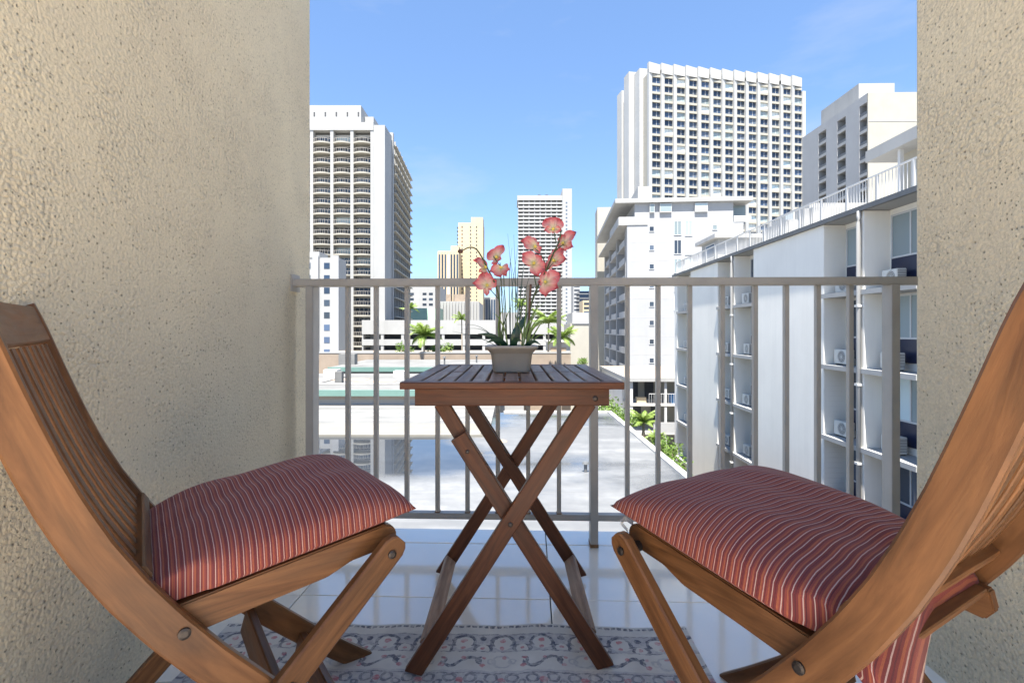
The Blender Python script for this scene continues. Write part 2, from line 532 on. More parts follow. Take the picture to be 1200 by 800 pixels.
class MB:
    def __init__(self):
        self.v, self.f, self.uv = [], [], []

    def add(self, verts, faces, uvs=None):
        o = len(self.v)
        self.v += [tuple(p) for p in verts]
        for i, f in enumerate(faces):
            self.f.append([o + k for k in f])
            self.uv.append(uvs[i] if uvs else None)
        return self

    def box(self, x0, x1, y0, y1, z0, z1):
        v = [(x0, y0, z0), (x1, y0, z0), (x1, y1, z0), (x0, y1, z0), (x0, y0, z1), (x1, y0, z1), (x1, y1, z1), (x0, y1, z1)]
        return self.add(v, [(3, 2, 1, 0), (4, 5, 6, 7), (0, 1, 5, 4), (1, 2, 6, 5), (2, 3, 7, 6), (3, 0, 4, 7)])

    def prism(self, pts, z0, z1):
        """vertical prism over a ccw footprint; z1 may be a list of heights"""
        n = len(pts)
        zt = z1 if isinstance(z1, (list, tuple)) else [z1] * n
        v = [(p[0], p[1], z0) for p in pts] + [(p[0], p[1], zt[i]) for i, p in enumerate(pts)]
        f = [tuple(range(n - 1, -1, -1)), tuple(range(n, 2 * n))]
        f += [(i, (i + 1) % n, n + (i + 1) % n, n + i) for i in range(n)]
        return self.add(v, f)

    def sweep(self, pts, wdir, tdir, hw, ht, ch=.002):
        """a board: chamfered rectangular section swept along pts; wdir per point or single (width axis), tdir thickness axis"""
        n = len(pts)
        pts = [Vector(p) for p in pts]
        ws = wdir if isinstance(wdir, list) else [wdir] * n
        hws = hw if isinstance(hw, list) else [hw] * n
        t = Vector(tdir).normalized()
        rings, lens, acc = [], [], 0
        for i in range(n):
            w = Vector(ws[i]).normalized()
            a, c = hws[i], ht
            k = min(ch, a * .4, c * .4)
            sec = [(-a + k, -c), (a - k, -c), (a, -c + k), (a, c - k), (a - k, c), (-a + k, c), (-a, c - k), (-a, -c + k)]
            rings.append([pts[i] + w * p + t * q for p, q in sec])
            if i:
                acc += (pts[i] - pts[i - 1]).length
            lens.append(acc)
        a, c = hws[0], ht
        per = [0, 2 * a, 2 * a, 2 * a + 2 * c, 2 * a + 2 * c, 4 * a + 2 * c, 4 * a + 2 * c, 4 * a + 4 * c, 4 * a + 4 * c]
        v = [p for r_ in rings for p in r_]
        f, u = [], []
        for i in range(n - 1):
            for j in range(8):
                k = (j + 1) % 8
                f.append((i * 8 + j, i * 8 + k, i * 8 + 8 + k, i * 8 + 8 + j))
                u.append(((lens[i], per[j]), (lens[i], per[j + 1]), (lens[i + 1], per[j + 1]), (lens[i + 1], per[j])))
        f.append(tuple(range(7, -1, -1)))
        u.append(tuple((rings[0][j].x, rings[0][j].y) for j in range(7, -1, -1)))
        f.append(tuple((n - 1) * 8 + j for j in range(8)))
        u.append(tuple((rings[-1][j].x, rings[-1][j].y) for j in range(8)))
        return self.add(v, f, u)

    def tube(self, pts, rad, seg=8, caps=True):
        pts = [Vector(p) for p in pts]
        n = len(pts)
        rads = rad if isinstance(rad, list) else [rad] * n
        v, f = [], []
        up = Vector((0, 0, 1))
        for i in range(n):
            tan = (pts[min(i + 1, n - 1)] - pts[max(i - 1, 0)]).normalized()
            a = tan.cross(up)
            if a.length < .05:
                a = tan.cross(Vector((0, 1, 0)))
            a.normalize()
            b = a.cross(tan)
            for j in range(seg):
                th = 2 * math.pi * j / seg
                v.append(pts[i] + (a * math.cos(th) + b * math.sin(th)) * rads[i])
        for i in range(n - 1):
            for j in range(seg):
                k = (j + 1) % seg
                f.append((i * seg + j, i * seg + k, i * seg + seg + k, i * seg + seg + j))
        if caps:
            f.append(tuple(range(seg - 1, -1, -1)))
            f.append(tuple((n - 1) * seg + j for j in range(seg)))
        return self.add(v, f)

    def mesh(self, name, mat, smooth=False, fix=True):
        me = bpy.data.meshes.new(name)
        me.from_pydata(self.v, [], self.f)
        if any(self.uv):
            ul = me.uv_layers.new(name='UVMap')
            for p, u in zip(me.polygons, self.uv):
                if u:
                    for li, c in zip(p.loop_indices, u):
                        ul.data[li].uv = c
        if fix:
            bm = bmesh.new(); bm.from_mesh(me)
            bmesh.ops.recalc_face_normals(bm, faces=bm.faces)
            bm.to_mesh(me); bm.free()
        me.materials.append(mat)
        if smooth:
            me.polygons.foreach_set('use_smooth', [True] * len(me.polygons))
        return me

    def build(self, name, mat, parent=None, loc=(0, 0, 0), smooth=False, **k):
        return link(name, self.mesh(name, mat, smooth), parent, loc, **k)


def link(name, me, parent=None, loc=(0, 0, 0), rot=None, kind=None, label=None):
    o = bpy.data.objects.new(name, me)
    o.location = loc
    if rot:
        o.rotation_euler = rot
    if parent is not None:
        o.parent = parent
    if kind:
        o['kind'] = kind
    if label:
        o['label'] = label
    col.objects.link(o)
    return o


def tag(o, label, cat, group=None, kind=None):
    o['label'] = label
    o['category'] = cat
    if group:
        o['group'] = group
    if kind:
        o['kind'] = kind
    return o


def thing(name, label, cat, loc=(0, 0, 0), rz=0, group=None):
    o = bpy.data.objects.new(name, None)
    o.empty_display_size = .2
    o.location = loc
    o.rotation_euler = (0, 0, rz)
    col.objects.link(o)
    return tag(o, label, cat, group)


def bevelled(me, off, seg=2):
    bm = bmesh.new(); bm.from_mesh(me)
    bmesh.ops.bevel(bm, geom=list(bm.edges), offset=off, segments=seg, affect='EDGES', clamp_overlap=True)
    bm.to_mesh(me); bm.free()
    return me


BAX = Vector((.0367, 1, 0)).normalized()         # the balcony's depth axis
BLX = Vector((BAX.y, -BAX.x, 0))                 # across the balcony
BROT = -math.atan(.0367)
GROUND = -11.0

# ------------------------------------------------------------------ the balcony
def B(a, b, z=0.0):
    p = BLX * a + BAX * b
    return Vector((p.x, p.y, z))


def bbox(a0, a1, b0, b1, z0, z1, name, mat, parent=None, bev=0, **k):
    """a box in balcony coordinates with its origin at its base"""
    ca, cb = (a0 + a1) / 2, (b0 + b1) / 2
    m = MB().box(a0 - ca, a1 - ca, b0 - cb, b1 - cb, 0, z1 - z0)
    me = m.mesh(name, mat)
    if bev:
        bevelled(me, bev, 2)
    o = link(name, me, parent, B(ca, cb, z0), **k)
    o.rotation_euler = (0, 0, BROT)
    return o


AL, AR, BEND_L, BEND_R, BFRONT = -0.98, 1.03, 2.238, 1.402, 2.235
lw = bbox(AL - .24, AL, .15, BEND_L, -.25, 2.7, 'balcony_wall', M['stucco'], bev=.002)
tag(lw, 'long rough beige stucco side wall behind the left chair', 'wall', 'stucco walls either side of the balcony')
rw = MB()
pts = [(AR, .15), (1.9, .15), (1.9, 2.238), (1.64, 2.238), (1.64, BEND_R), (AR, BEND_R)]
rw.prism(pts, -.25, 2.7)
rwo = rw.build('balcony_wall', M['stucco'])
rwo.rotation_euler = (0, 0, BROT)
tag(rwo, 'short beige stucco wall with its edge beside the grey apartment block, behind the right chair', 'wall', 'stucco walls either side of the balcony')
# an added, unseen sun-blocking slab high above the terrace behind, on two posts: it shades the balcony from the high sun
dw = MB()
dw.box(-2.45, 1.75, -3.85, -.98, 11.0, 11.15).box(-2.45, -2.25, -2.6, -2.4, 0, 10.999).box(1.55, 1.75, -2.6, -2.4, 0, 10.999)
back = dw.build('sun_blocker', M['white'], lw)  # unseen blocker, parented to the wall without being part of it
back.location = (-(AL - .12), -(.15 + BEND_L) / 2, .25)

floor = MB().box(AL, 1.635, -.8, BFRONT, -.25, -.008).build('floor', M['grout'])
floor.rotation_euler = (0, 0, BROT)
floor['kind'] = 'structure'
bounce = MB().box(-16, 16, -22, -1.021, -.25, -.004).box(-16, AL - .002, -1.0205, .149, -.25, -.004).box(1.637, 16, -1.0205, .149, -.25, -.004).build('bounce_floor', M['bounce_floor'])  # added unseen floor behind the camera, bouncing warm sunlight onto the balcony
bounce['kind'] = 'structure'
edges_b = [-.8, -.465, -.04, .385, .81, 1.235, 1.66, 2.085, BFRONT]
edges_a = [AL, -.757, .063, .883, 1.635]
for i in range(len(edges_b) - 1):
    for j in range(len(edges_a) - 1):
        a0, a1, b0, b1 = edges_a[j] + .002, edges_a[j + 1] - .002, edges_b[i] + .002, edges_b[i + 1] - .002
        ca, cb = (a0 + a1) / 2, (b0 + b1) / 2
        me = bevelled(MB().box(a0 - ca, a1 - ca, b0 - cb, b1 - cb, -.008, random.uniform(-.0004, .0004)).mesh('tile', M['tile']), .0015, 1)
        link('tile', me, floor, (ca, cb, 0), (random.uniform(-.0006, .0006), random.uniform(-.0006, .0006), 0))

# railing
RB = 2.09
rail = thing('balcony_railing', 'taupe metal railing with thin upright bars across the front of the balcony', 'railing', B(.3, RB, 0), BROT)


def rpart(a0, a1, db, z0, z1, name, bev=.002):
    ca = (a0 + a1) / 2
    me = bevelled(MB().box(a0 - ca, a1 - ca, -db / 2, db / 2, 0, z1 - z0).mesh(name, M['rail_metal']), bev, 2)
    return link(name, me, rail, (ca - .3, 0, z0))


def a_of(px, d=RB):
    k = (px - CX) / F
    # a where the view line through px crosses the railing plane b = RB
    t = RB / (k * BAX.x + BAX.y)
    return t * (k * BLX.x + BLX.y)


rpart(AL, 1.638, .052, 1.05, 1.081, 'top_rail', .003)
posts = [a_of(366), a_of(695.5), a_of(1044)]
for a in posts:
    rpart(a - .0155, a + .0155, .062, 0, 1.05, 'post', .002)
    o = rpart(a - .0165, a + .0165, .0645, .0005, .014, 'rusty_foot', .001)
    o.data.materials[0] = M['rust']
for k in range(2):
    rpart(posts[k] + .0155, posts[k + 1] - .0155, .036, .102, .126, 'bottom_rail', .002)
for px in (408, 441, 477, 513, 548, 583.5, 619, 655, 735, 771, 808, 846, 884.5, 921, 958, 996):
    a = a_of(px)
    rpart(a - .0085, a + .0085, .024, .126, 1.05, 'bar', .0015)
    o = rpart(a - .0105, a + .0105, .027, .1262, .130, 'weld', .001)
    o.data.materials[0] = M['rust']
rpart(AL, AL + .006, .075, 1.03, 1.10, 'wall_plate', .001).data.materials[0] = M['rail_metal']

# ------------------------------------------------------------------ rug
rg = MB()
RX0, RX1, RY0, RY1 = -.865, .475, .25, 1.5
nx, ny = 60, 50
rv, rf, ru = [], [], []
for i in range(nx + 1):
    for j in range(ny + 1):
        x = RX0 + (RX1 - RX0) * i / nx
        y = RY0 + (RY1 - RY0) * j / ny
        w = .0028 * math.sin(x * 9 + y * 3) * math.sin(y * 7 + 1) + .0015 * math.sin(x * 31)
        ex = min(i, nx - i) / nx
        yy = y + .004 * math.sin(x * 17) * (j / ny) ** 4
        rv.append((x, yy, .007 + max(-.003, w)))
for i in range(nx):
    for j in range(ny):
        a = i * (ny + 1) + j
        q = (a, a + ny + 1, a + ny + 2, a + 1)
        rf.append(q)
        ru.append(tuple((rv[k][0], RY1 - (RY0 + (RY1 - RY0) * ((k % (ny + 1)) / ny))) for k in q))
rg.add(rv, rf, ru)
# edge skirt
for i in range(nx):
    a, b = rv[i * (ny + 1) + ny], rv[(i + 1) * (ny + 1) + ny]
    rg.add([a, b, (b[0], b[1], .0005), (a[0], a[1], .0005)], [(0, 1, 2, 3)], [((a[0], 0), (b[0], 0), (b[0], 0), (a[0], 0))])
for j in range(ny):
    for e in (0, nx):
        a, b = rv[e * (ny + 1) + j], rv[e * (ny + 1) + j + 1]
        rg.add([a, b, (b[0], b[1], .0005), (a[0], a[1], .0005)], [(0, 1, 2, 3)], [((a[0], RY1 - a[1]), (b[0], RY1 - b[1]), (b[0], RY1 - b[1]), (a[0], RY1 - a[1]))])
rug = rg.build('rug', M['rug'], smooth=True)
rug.rotation_euler = (0, 0, -.02)
rug.location = (0, 0, .0008)
tag(rug, 'cream printed rug with navy scrolls and pink dots under the folding table', 'rug')

# ------------------------------------------------------------------ folding table
TY0, TY1, TZ, THW = 1.225, 1.885, .7455, .2690
table = thing('folding_table', 'dark brown slatted wooden folding table holding the orchid pot', 'table', (0, 0, 0))
W_, T_ = M['table_wood'], M['table_top_wood']
# top: front and back border boards, side boards, and two rows of slats with gaps
th = .0085


def tslat(x0, x1, y0, y1, name='slat', z=TZ, mat=T_):
    m = MB().sweep([((x0 + x1) / 2, y0, z - th), ((x0 + x1) / 2, y1, z - th)], (1, 0, 0), (0, 0, 1), (x1 - x0) / 2, th, .002)
    return m.build(name, mat, table)


m = MB().sweep([(-THW, TY0 + .019, TZ - th), (THW, TY0 + .019, TZ - th)], (0, 1, 0), (0, 0, 1), .019, th, .0025)
m.build('front_board', W_, table)
m = MB().sweep([(-THW, TY1 - .019, TZ - th), (THW, TY1 - .019, TZ - th)], (0, 1, 0), (0, 0, 1), .019, th, .0025)
m.build('rear_board', T_, table)
for sx in (-1, 1):
    tslat(sx * THW - (0 if sx < 0 else .040), sx * THW + (.040 if sx < 0 else 0), TY0 + .0385, TY1 - .0385, 'side_board')
ns = 11
inner = THW - .040
gap = .0065
sw = (2 * inner - gap * (ns + 1)) / ns
ymid = (TY0 + TY1) / 2
for k in range(ns):
    x0 = -inner + gap + k * (sw + gap)
    for (ya, yb) in ((TY0 + .0385, ymid - .003), (ymid + .003, TY1 - .0385)):
        tslat(x0, x0 + sw, ya, yb, 'slat', TZ - random.uniform(0, .0016))
# battens under the slats
for y in (ymid,):
    MB().sweep([(-THW + .03, y, TZ - .0265), (THW - .03, y, TZ - .0265)], (0, 1, 0), (0, 0, 1), .02, .009).build('batten', W_, table)
# apron
AZ0, AZ1 = .684, TZ - 2 * th - .0005
AY0, AY1, AHW = 1.262, 1.845, .2395
for y in (AY0 + .01, AY1 - .01):
    MB().sweep([(-AHW, y, (AZ0 + AZ1) / 2), (AHW, y, (AZ0 + AZ1) / 2)], (0, 0, 1), (0, 1, 0), (AZ1 - AZ0) / 2, .010).build('apron', W_, table)
for sx in (-1, 1):
    MB().sweep([(sx * (AHW - .011), AY0 + .0205, (AZ0 + AZ1) / 2), (sx * (AHW - .011), AY1 - .0205, (AZ0 + AZ1) / 2)], (0, 0, 1), (1, 0, 0), (AZ1 - AZ0) / 2, .0105).build('side_rail', W_, table)


def bolt(name, p, axis, r, parent, mat=M['bolt'], depth=.004):
    p, axis = Vector(p), Vector(axis).normalized()
    m = MB().tube([p, p + axis * depth * .7, p + axis * depth], [r, r, r * .55], 14)
    return m.build(name, mat, parent)


def tleg(y, p0, p1, hw=.0215, name='leg', hw1=None):
    """flat leg from p0 (x,z) at the floor to p1 (x,z) at the top, thickness along y; feet cut level with the floor"""
    (xa_, z0), (xb, z1) = p0, p1
    dx, dz = xb - xa_, z1 - z0
    L = math.hypot(dx, dz)
    wx, wz = dz / L, -dx / L
    n = 10
    mm = MB()
    pts = [Vector((xa_ + dx * i / n, y, z0 + dz * i / n)) for i in range(n + 1)]
    mm.sweep(pts, Vector((wx, 0, wz)), (0, 1, 0), hw, .0105)
    me = mm.mesh(name, W_)
    for v in me.vertices:                       # level the feet
        if v.co.z < .0012 + abs(wz) * hw and z0 < .05:
            t = (0.0085 - v.co.z)
            if v.co.z < 0.0085:
                v.co.x += dx / dz * t
                v.co.z = 0.0085
    return link(name, me, table)


YF, YB = 1.3, 1.80
for yy, s in ((YF, 1), (YB, -1)):
    # leg pair b runs lower left to upper right and lies in front; pair a runs lower right to upper left in two lapped pieces
    off = .0115 * s
    tleg(yy - off, (-.250, .009), (.191, .690))
    tleg(yy + off, (.241, .009), (-.137, .600))
    me_off = yy - off * 1.0
    tleg(yy + off + .0222 * s, (-.085, .500 + .02), (-.185, .682), .0185, 'upper_leg')
    tleg(yy + off + .0222 * s, (-.010, .403), (-.085, .520), .0185, 'upper_leg')
    bolt('pivot_bolt', (-.004, yy - off - .0105 * s, .386), (0, -s, 0), .006, table)
    bolt('pivot_bolt', (-.113, yy - off + .0125 * s, .562), (0, -s, 0), .005, table)
bolt('apron_bolt', (.205, AY0, .702), (0, -1, 0), .0065, table)
for x, z in ((-.2165, .066), (.200, .078)):
    s = 1 if x > 0 else -1
    MB().sweep([(x, YF + .022 + (.012 if s > 0 else -.011), z), (x, YB - .022 - (.012 if s > 0 else -.011), z)], (.75 * s, 0, .66), (-.66, 0, .75 * s), .020, .009).build('stretcher', M['pale_wood'], table)

# ------------------------------------------------------------------ folding chairs
FP = [(-.217, .922), (-.208, .905), (-.193, .863), (-.184, .833), (-.174, .803), (-.162, .772), (-.154, .749), (-.140, .709), (-.114, .642), (-.085, .581),
      (-.048, .520), (-.005, .457), (.048, .391), (.115, .311), (.202, .220), (.314, .116), (.400, .045), (.452, .006)]


def smooth_curve(P, n):
    # arc-length resample with light smoothing
    P = [Vector(p) for p in P]
    for _ in range(2):
        P = [P[0]] + [(P[i - 1] + P[i] * 2 + P[i + 1]) / 4 for i in range(1, len(P) - 1)] + [P[-1]]
    d = [0]
    for i in range(1, len(P)):
        d.append(d[-1] + (P[i] - P[i - 1]).length)
    out = []
    for k in range(n + 1):
        t = d[-1] * k / n
        i = 1
        while i < len(d) - 1 and d[i] < t:
            i += 1
        f = (t - d[i - 1]) / (d[i] - d[i - 1])
        out.append(P[i - 1].lerp(P[i], f))
    return out


FC = smooth_curve(FP, 44)


def fc_at(z):
    for i in range(len(FC) - 1):
        if FC[i].y >= z >= FC[i + 1].y:
            f = (FC[i].y - z) / (FC[i].y - FC[i + 1].y)
            p = FC[i].lerp(FC[i + 1], f)
            t = (FC[i + 1] - FC[i]).normalized()
            return p, t
    return FC[-1], (FC[-1] - FC[-2]).normalized()


CW = .23            # half width
CHW = M['chair_wood']


def make_chair(label, loc, rz, group, rear_ext=-.03):
    c = thing('folding_chair', label, 'chair', loc, rz, group)
    for s in (-1, 1):
        pts, wd, hws = [], [], []
        n = len(FC)
        for i, p in enumerate(FC):
            t = (FC[min(i + 1, n - 1)] - FC[max(i - 1, 0)]).normalized()
            nrm = Vector((-t.y, t.x)) * -1            # towards the rear and below
            if nrm.x > 0:
                nrm = -nrm
            hw = .0235 + .004 * math.sin(min(1, i / (n - 1)) * math.pi)
            if i == 0:
                hw *= .62
            elif i == 1:
                hw *= .88
            q = p + nrm * hw
            pts.append(Vector((s * (CW - .011), q.x, q.y)))
            wd.append(Vector((0, -nrm.x, -nrm.y)))
            hws.append(hw)
        me = MB().sweep(pts, wd, (1, 0, 0), hws, .011, .0035).mesh('curved_rail', CHW)
        for v in me.vertices:
            if v.co.z < .0005:
                v.co.z = .0005
        r_ = link('curved_rail', me, c)
        # seat side board, deeper behind the notch
        prof = [(-.105, .405), (-.105, .442), (.312, .5045), (.326, .5045), (.337, .492), (.337, .474), (.330, .466), (.300, .458), (.245, .452), (.228, .441), (.205, .431), (.10, .4225), (-.03, .405), (-.09, .397)]
        if True:
            xr = rear_ext if s > 0 else -.03
            prof = [(xr - .007, .418), (xr, .4445 + .15 * (xr + .105)), (.318, .508), (.332, .503), (.340, .492), (.340, .474), (.330, .466), (.255, .4565), (.232, .447), (.212, .439), (.10, .4235), (.0, .408), (xr + .006, .400)]
        x0, x1 = s * (CW - .0225), s * (CW - .0445)
        n = len(prof)
        mb = MB()
        v = [(x0, a, b) for a, b in prof] + [(x1, a, b) for a, b in prof]
        fs = [tuple(range(n)), tuple(range(2 * n - 1, n - 1, -1))] + [(i, n + i, n + (i + 1) % n, (i + 1) % n) for i in range(n)]
        us = [tuple(prof[i] for i in range(n)), tuple(prof[i] for i in range(n - 1, -1, -1))] + \
             [((prof[i][0], 0), (prof[i][0], .02), (prof[(i + 1) % n][0], .02), (prof[(i + 1) % n][0], 0)) for i in range(n)]
        mb.add(v, fs, us)
        link('seat_rail', bevelled(mb.mesh('seat_rail', CHW), .0025, 2), c)
        # straight leg outside the curved rail
        A, Z = Vector((.318, .478)), Vector((-.165, .002))
        k = 12
        lp = [Z.lerp(A, i / k) for i in range(k + 1)] + [A + (A - Z).normalized() * .012, A + (A - Z).normalized() * .019]
        t = (A - Z).normalized()
        wv = Vector((0, t.y, -t.x))
        hws = [.0225] * (k + 1) + [.018, .011]
        me = MB().sweep([(s * (CW + .0115), p.x, p.y) for p in lp], wv, (1, 0, 0), hws, .0105, .003).mesh('leg', CHW)
        for v in me.vertices:
            if v.co.z < .0005:
                v.co.z = .0005
        lg = link('leg', me, c)
        bolt('bolt', (s * (CW + .022), .312, .470), (s, 0, 0), .0075, c)
        bolt('spacer', (s * (CW - .0224), .312, .470), (s, 0, 0), .010, c, M['bolt'], .0234)
        bolt('bolt', (s * CW, .000, .4265), (s, 0, 0), .0085, c)
        bolt('bolt', (s * (CW + .022), .142, .302), (s, 0, 0), .0075, c)
    iw = CW - .0225
    # top rail
    P, T = [], []
    for zc, nm in ((.885, 'top_rail'),):
        p, t = fc_at(zc)
        nrm = Vector((t.y, -t.x))
        if nrm.x > 0:
            nrm = -nrm
        nseg = 12
        pts = []
        for i in range(nseg + 1):
            x = -iw + 2 * iw * i / nseg
            sag = .006 * (1 - (x / iw) ** 2)
            q = p + nrm * (.013 + sag)
            pts.append(Vector((x, q.x, q.y)))
        MB().sweep(pts, (0, -t.x, -t.y), (0, nrm.x, nrm.y), .0355, .010, .003).build('top_rail', CHW, c)
    # lower back rail
    p, t = fc_at(.520)
    nrm = Vector((t.y, -t.x))
    if nrm.x > 0:
        nrm = -nrm
    q = p + nrm * .016
    MB().sweep([(-iw, q.x, q.y), (iw, q.x, q.y)], (0, nrm.x, nrm.y), (0, t.x, t.y), .020, .011, .003).build('lower_back_rail', CHW, c)
    # back slats
    ns_ = 8
    for i in range(ns_):
        x = -iw + 2 * iw * (i + .5) / ns_
        pts, wd = [], []
        for j in range(11):
            z = .847 + (.526 - .847) * j / 10
            p, t = fc_at(z)
            nrm = Vector((t.y, -t.x))
            if nrm.x > 0:
                nrm = -nrm
            q = p + nrm * .0145
            pts.append((x, q.x, q.y))
        p, t = fc_at(.69)
        nrm = Vector((t.y, -t.x))
        MB().sweep(pts, (1, 0, 0), (0, nrm.x, nrm.y), .0135, .0065, .002).build('back_slat', CHW, c)
    # seat slats across the side boards
    for i in range(7):
        y = -.045 + .058 * i
        z = .4445 + .15 * (y + .105) + .0062
        MB().sweep([(-CW + .0455, y, z - .010), (CW - .0455, y, z - .010)], (0, 1, .15), (0, -.15, 1), .0245, .006, .002).build('seat_slat', CHW, c)
    # cross bars
    for (y, z, hw) in ((.150, .196, .027), (.268, .100, .026)):
        MB().sweep([(-CW + .0225, y, z), (CW - .0225, y, z)], (0, .25, 1), (0, 1, -.25), hw, .0095, .0025).build('cross_bar', CHW, c)
    MB().sweep([(-CW - .0005, -.085, .055), (CW + .0005, -.085, .055)], (0, .71, .70), (0, .70, -.71), .022, .010, .0025).build('cross_bar', CHW, c)
    return c


def chair_pose(P, ang_deg, near):
    """P: plan point of the near side plane at seat rear; near: -1 the near side is the chair's left, +1 its right"""
    a = R(ang_deg)
    u = Vector((math.sin(a), math.cos(a)))
    right = Vector((u.y, -u.x))
    c = Vector(P) - right * (CW * near)
    return (c.x, c.y, .0), -a


LC, LRZ = chair_pose((-.480, .750), 54, 1)
RC, RRZ = chair_pose((.378, .674), -31.1, -1)
chairL = make_chair('wooden folding chair by the long left wall, turned towards the table', LC, LRZ, 'wooden folding chairs at the table')
chairR = make_chair('wooden folding chair by the short right wall, its curved back nearest the camera', RC, RRZ, 'wooden folding chairs at the table', -.072)


def cushion(name, label, loc, rz, s0, s1, t0, t1, T, droop, seed, skew=0.0):
    N, K = 56, 48
    rnd = random.Random(seed)
    top, bot, uvt = [], [], []
    for i in range(N + 1):
        for j in range(K + 1):
            u, v = i / N, j / K
            a, b = 2 * u - 1, 2 * v - 1
            # pillow outline: corners reach further than edge middles
            pin = .013
            ss = (s0 + s1) / 2 + (s1 - s0) / 2 * a * (1 - pin * 2.2 * (1 - b * b) ** 1.0) * (1 - .008 * b ** 8)
            tt = (t0 + t1) / 2 + (t1 - t0) / 2 * b * (1 - pin * 2.0 * (1 - a * a) ** 1.0) * (1 - .008 * a ** 8)
            ea, eb = max(0, 1 - abs(a) ** 2.6), max(0, 1 - abs(b) ** 3.4)
            h = (ea ** .50) * (eb ** .40)
            wr = .0035 * math.sin(a * 5 + seed) * math.sin(b * 4 + seed * 2) + .002 * math.sin(b * 11 + a * 6 + seed)
            hz = T * h + wr * h
            hb = -.0185 * h
            base = .464 + .15 * ss + .0115
            ss0 = ss
            lim = .203 + .032 * min(1, max(0, (ss - .02) / .06))
            tt = max(-lim, min(lim, tt)) if ss < .09 else tt
            dz = 0
            if droop:
                ss -= droop * .075 * max(0, 1 - u * 2.2) ** 1.5 * max(0, 1 - v * 1.7) ** 1.2
            if droop and ss < -.02:
                k = -.02 - ss
                dz = -droop * (k ** 1.25) / (.1 ** .25)
            if droop and b * droop < 0:
                pass
            tt += skew * max(0, -.03 - ss)
            top.append(Vector((tt, ss, base + hz + dz)))
            bot.append(Vector((tt, ss, base + hb + dz)))
            uvt.append((ss0, tt))
    mb = MB()
    f, uu, fb, ub = [], [], [], []
    for i in range(N):
        for j in range(K):
            q = [i * (K + 1) + j, (i + 1) * (K + 1) + j, (i + 1) * (K + 1) + j + 1, i * (K + 1) + j + 1]
            f.append(tuple(q)); uu.append(tuple(uvt[k] for k in q))
            fb.append(tuple(reversed(q))); ub.append(tuple(uvt[k] for k in reversed(q)))
    mb.add(top, f, uu)
    mb.add(bot, fb, ub)
    me = mb.mesh(name, M['stripes'], True, fix=False)
    bm = bmesh.new(); bm.from_mesh(me)
    bmesh.ops.remove_doubles(bm, verts=bm.verts, dist=.0004)
    bmesh.ops.recalc_face_normals(bm, faces=bm.faces)
    bm.to_mesh(me); bm.free()
    me.polygons.foreach_set('use_smooth', [True] * len(me.polygons))
    o = link(name, me, None, loc, (0, 0, rz))
    # raised seam cord round the knife edge
    seam = []
    for i in range(N + 1):
        seam.append(top[i * (K + 1)].lerp(bot[i * (K + 1)], .5))
    for j in range(1, K + 1):
        seam.append(top[N * (K + 1) + j].lerp(bot[N * (K + 1) + j], .5))
    for i in range(N - 1, -1, -1):
        seam.append(top[i * (K + 1) + K].lerp(bot[i * (K + 1) + K], .5))
    for j in range(K - 1, -1, -1):
        seam.append(top[j].lerp(bot[j], .5))
    return tag(o, label, 'cushion', 'striped seat cushions')


cushion('seat_cushion', 'plump red and orange striped cushion lying on the left chair', LC, LRZ, -.070, .375, -.224, .226, .070, 0, 1)
cushion('seat_cushion', 'red and orange striped cushion on the right chair, its rear edge drooping below the back', RC, RRZ, -.062, .372, -.228, .224, .072, .9, 2)
# the white cloth ties of the right cushion
tie = MB().sweep([(-.19, .345, .497), (-.205, .352, .508), (-.222, .345, .505), (-.228, .32, .500)], (0, .15, 1), (.3, 1, 0), .004, .0012, .0003)
o = tie.build('cushion_tie', M['tag'], None, RC)
o.rotation_euler = (0, 0, RRZ)
tag(o, 'short white cloth tie poking out under the right cushion front corner', 'tie')

# ------------------------------------------------------------------ orchid
PD = 1.545
plant = thing('potted_orchid', 'coral pink artificial orchid with grass blades in a taupe ceramic pot on the table', 'potted plant', (xa(599.5, PD), PD, TZ))
PX, PY, PZ = plant.location
S = PD / F          # metres per photograph pixel at the plant


def pp(px, py, dy=0.0):
    d = PD + dy
    return Vector(((px - CX) / F * d - PX, dy, EYE - (py - CY) / F * d - PZ))


pot = MB()


def rect_ring(hx, hy, z, r, n=5):
    out = []
    for cx_, cy_, a0 in ((1, 1, 0), (-1, 1, 90), (-1, -1, 180), (1, -1, 270)):
        for k in range(n + 1):
            a = R(a0 + 90 * k / n)
            out.append((cx_ * (hx - r) + r * math.cos(a), cy_ * (hy - r) + r * math.sin(a), z))
    return out


sec = [(.050, .042, 0.0), (.0545, .046, .0015), (.0555, .047, .006), (.061, .052, .055), (.0625, .0535, .057), (.071, .061, .066), (.077, .067, .0705), (.0785, .068, .075), (.077, .0665, .0785),
       (.073, .063, .079), (.068, .058, .076), (.064, .054, .066)]
rings = [rect_ring(a, b, z, min(.022, a * .3)) for a, b, z in sec]
nR = len(rings[0])
pv = [p for r_ in rings for p in r_]
pf = [tuple(range(nR - 1, -1, -1))]
for i in range(len(rings) - 1):
    for j in range(nR):
        k = (j + 1) % nR
        pf.append((i * nR + j, i * nR + k, (i + 1) * nR + k, (i + 1) * nR + j))
pot.add(pv, pf)
po = pot.build('pot', M['pot'], plant, (0, 0, .0008), smooth=True)
so = MB()
so.add(rect_ring(.0645, .0545, .068, .02), [tuple(range(nR))])
for i in range(70):
    x, y = random.uniform(-.058, .058), random.uniform(-.048, .048)
    r = random.uniform(.004, .008)
    so.tube([(x, y, .066), (x, y, .068 + r)], [r, r * .4], 5)
so.build('moss', M['soil'], plant)


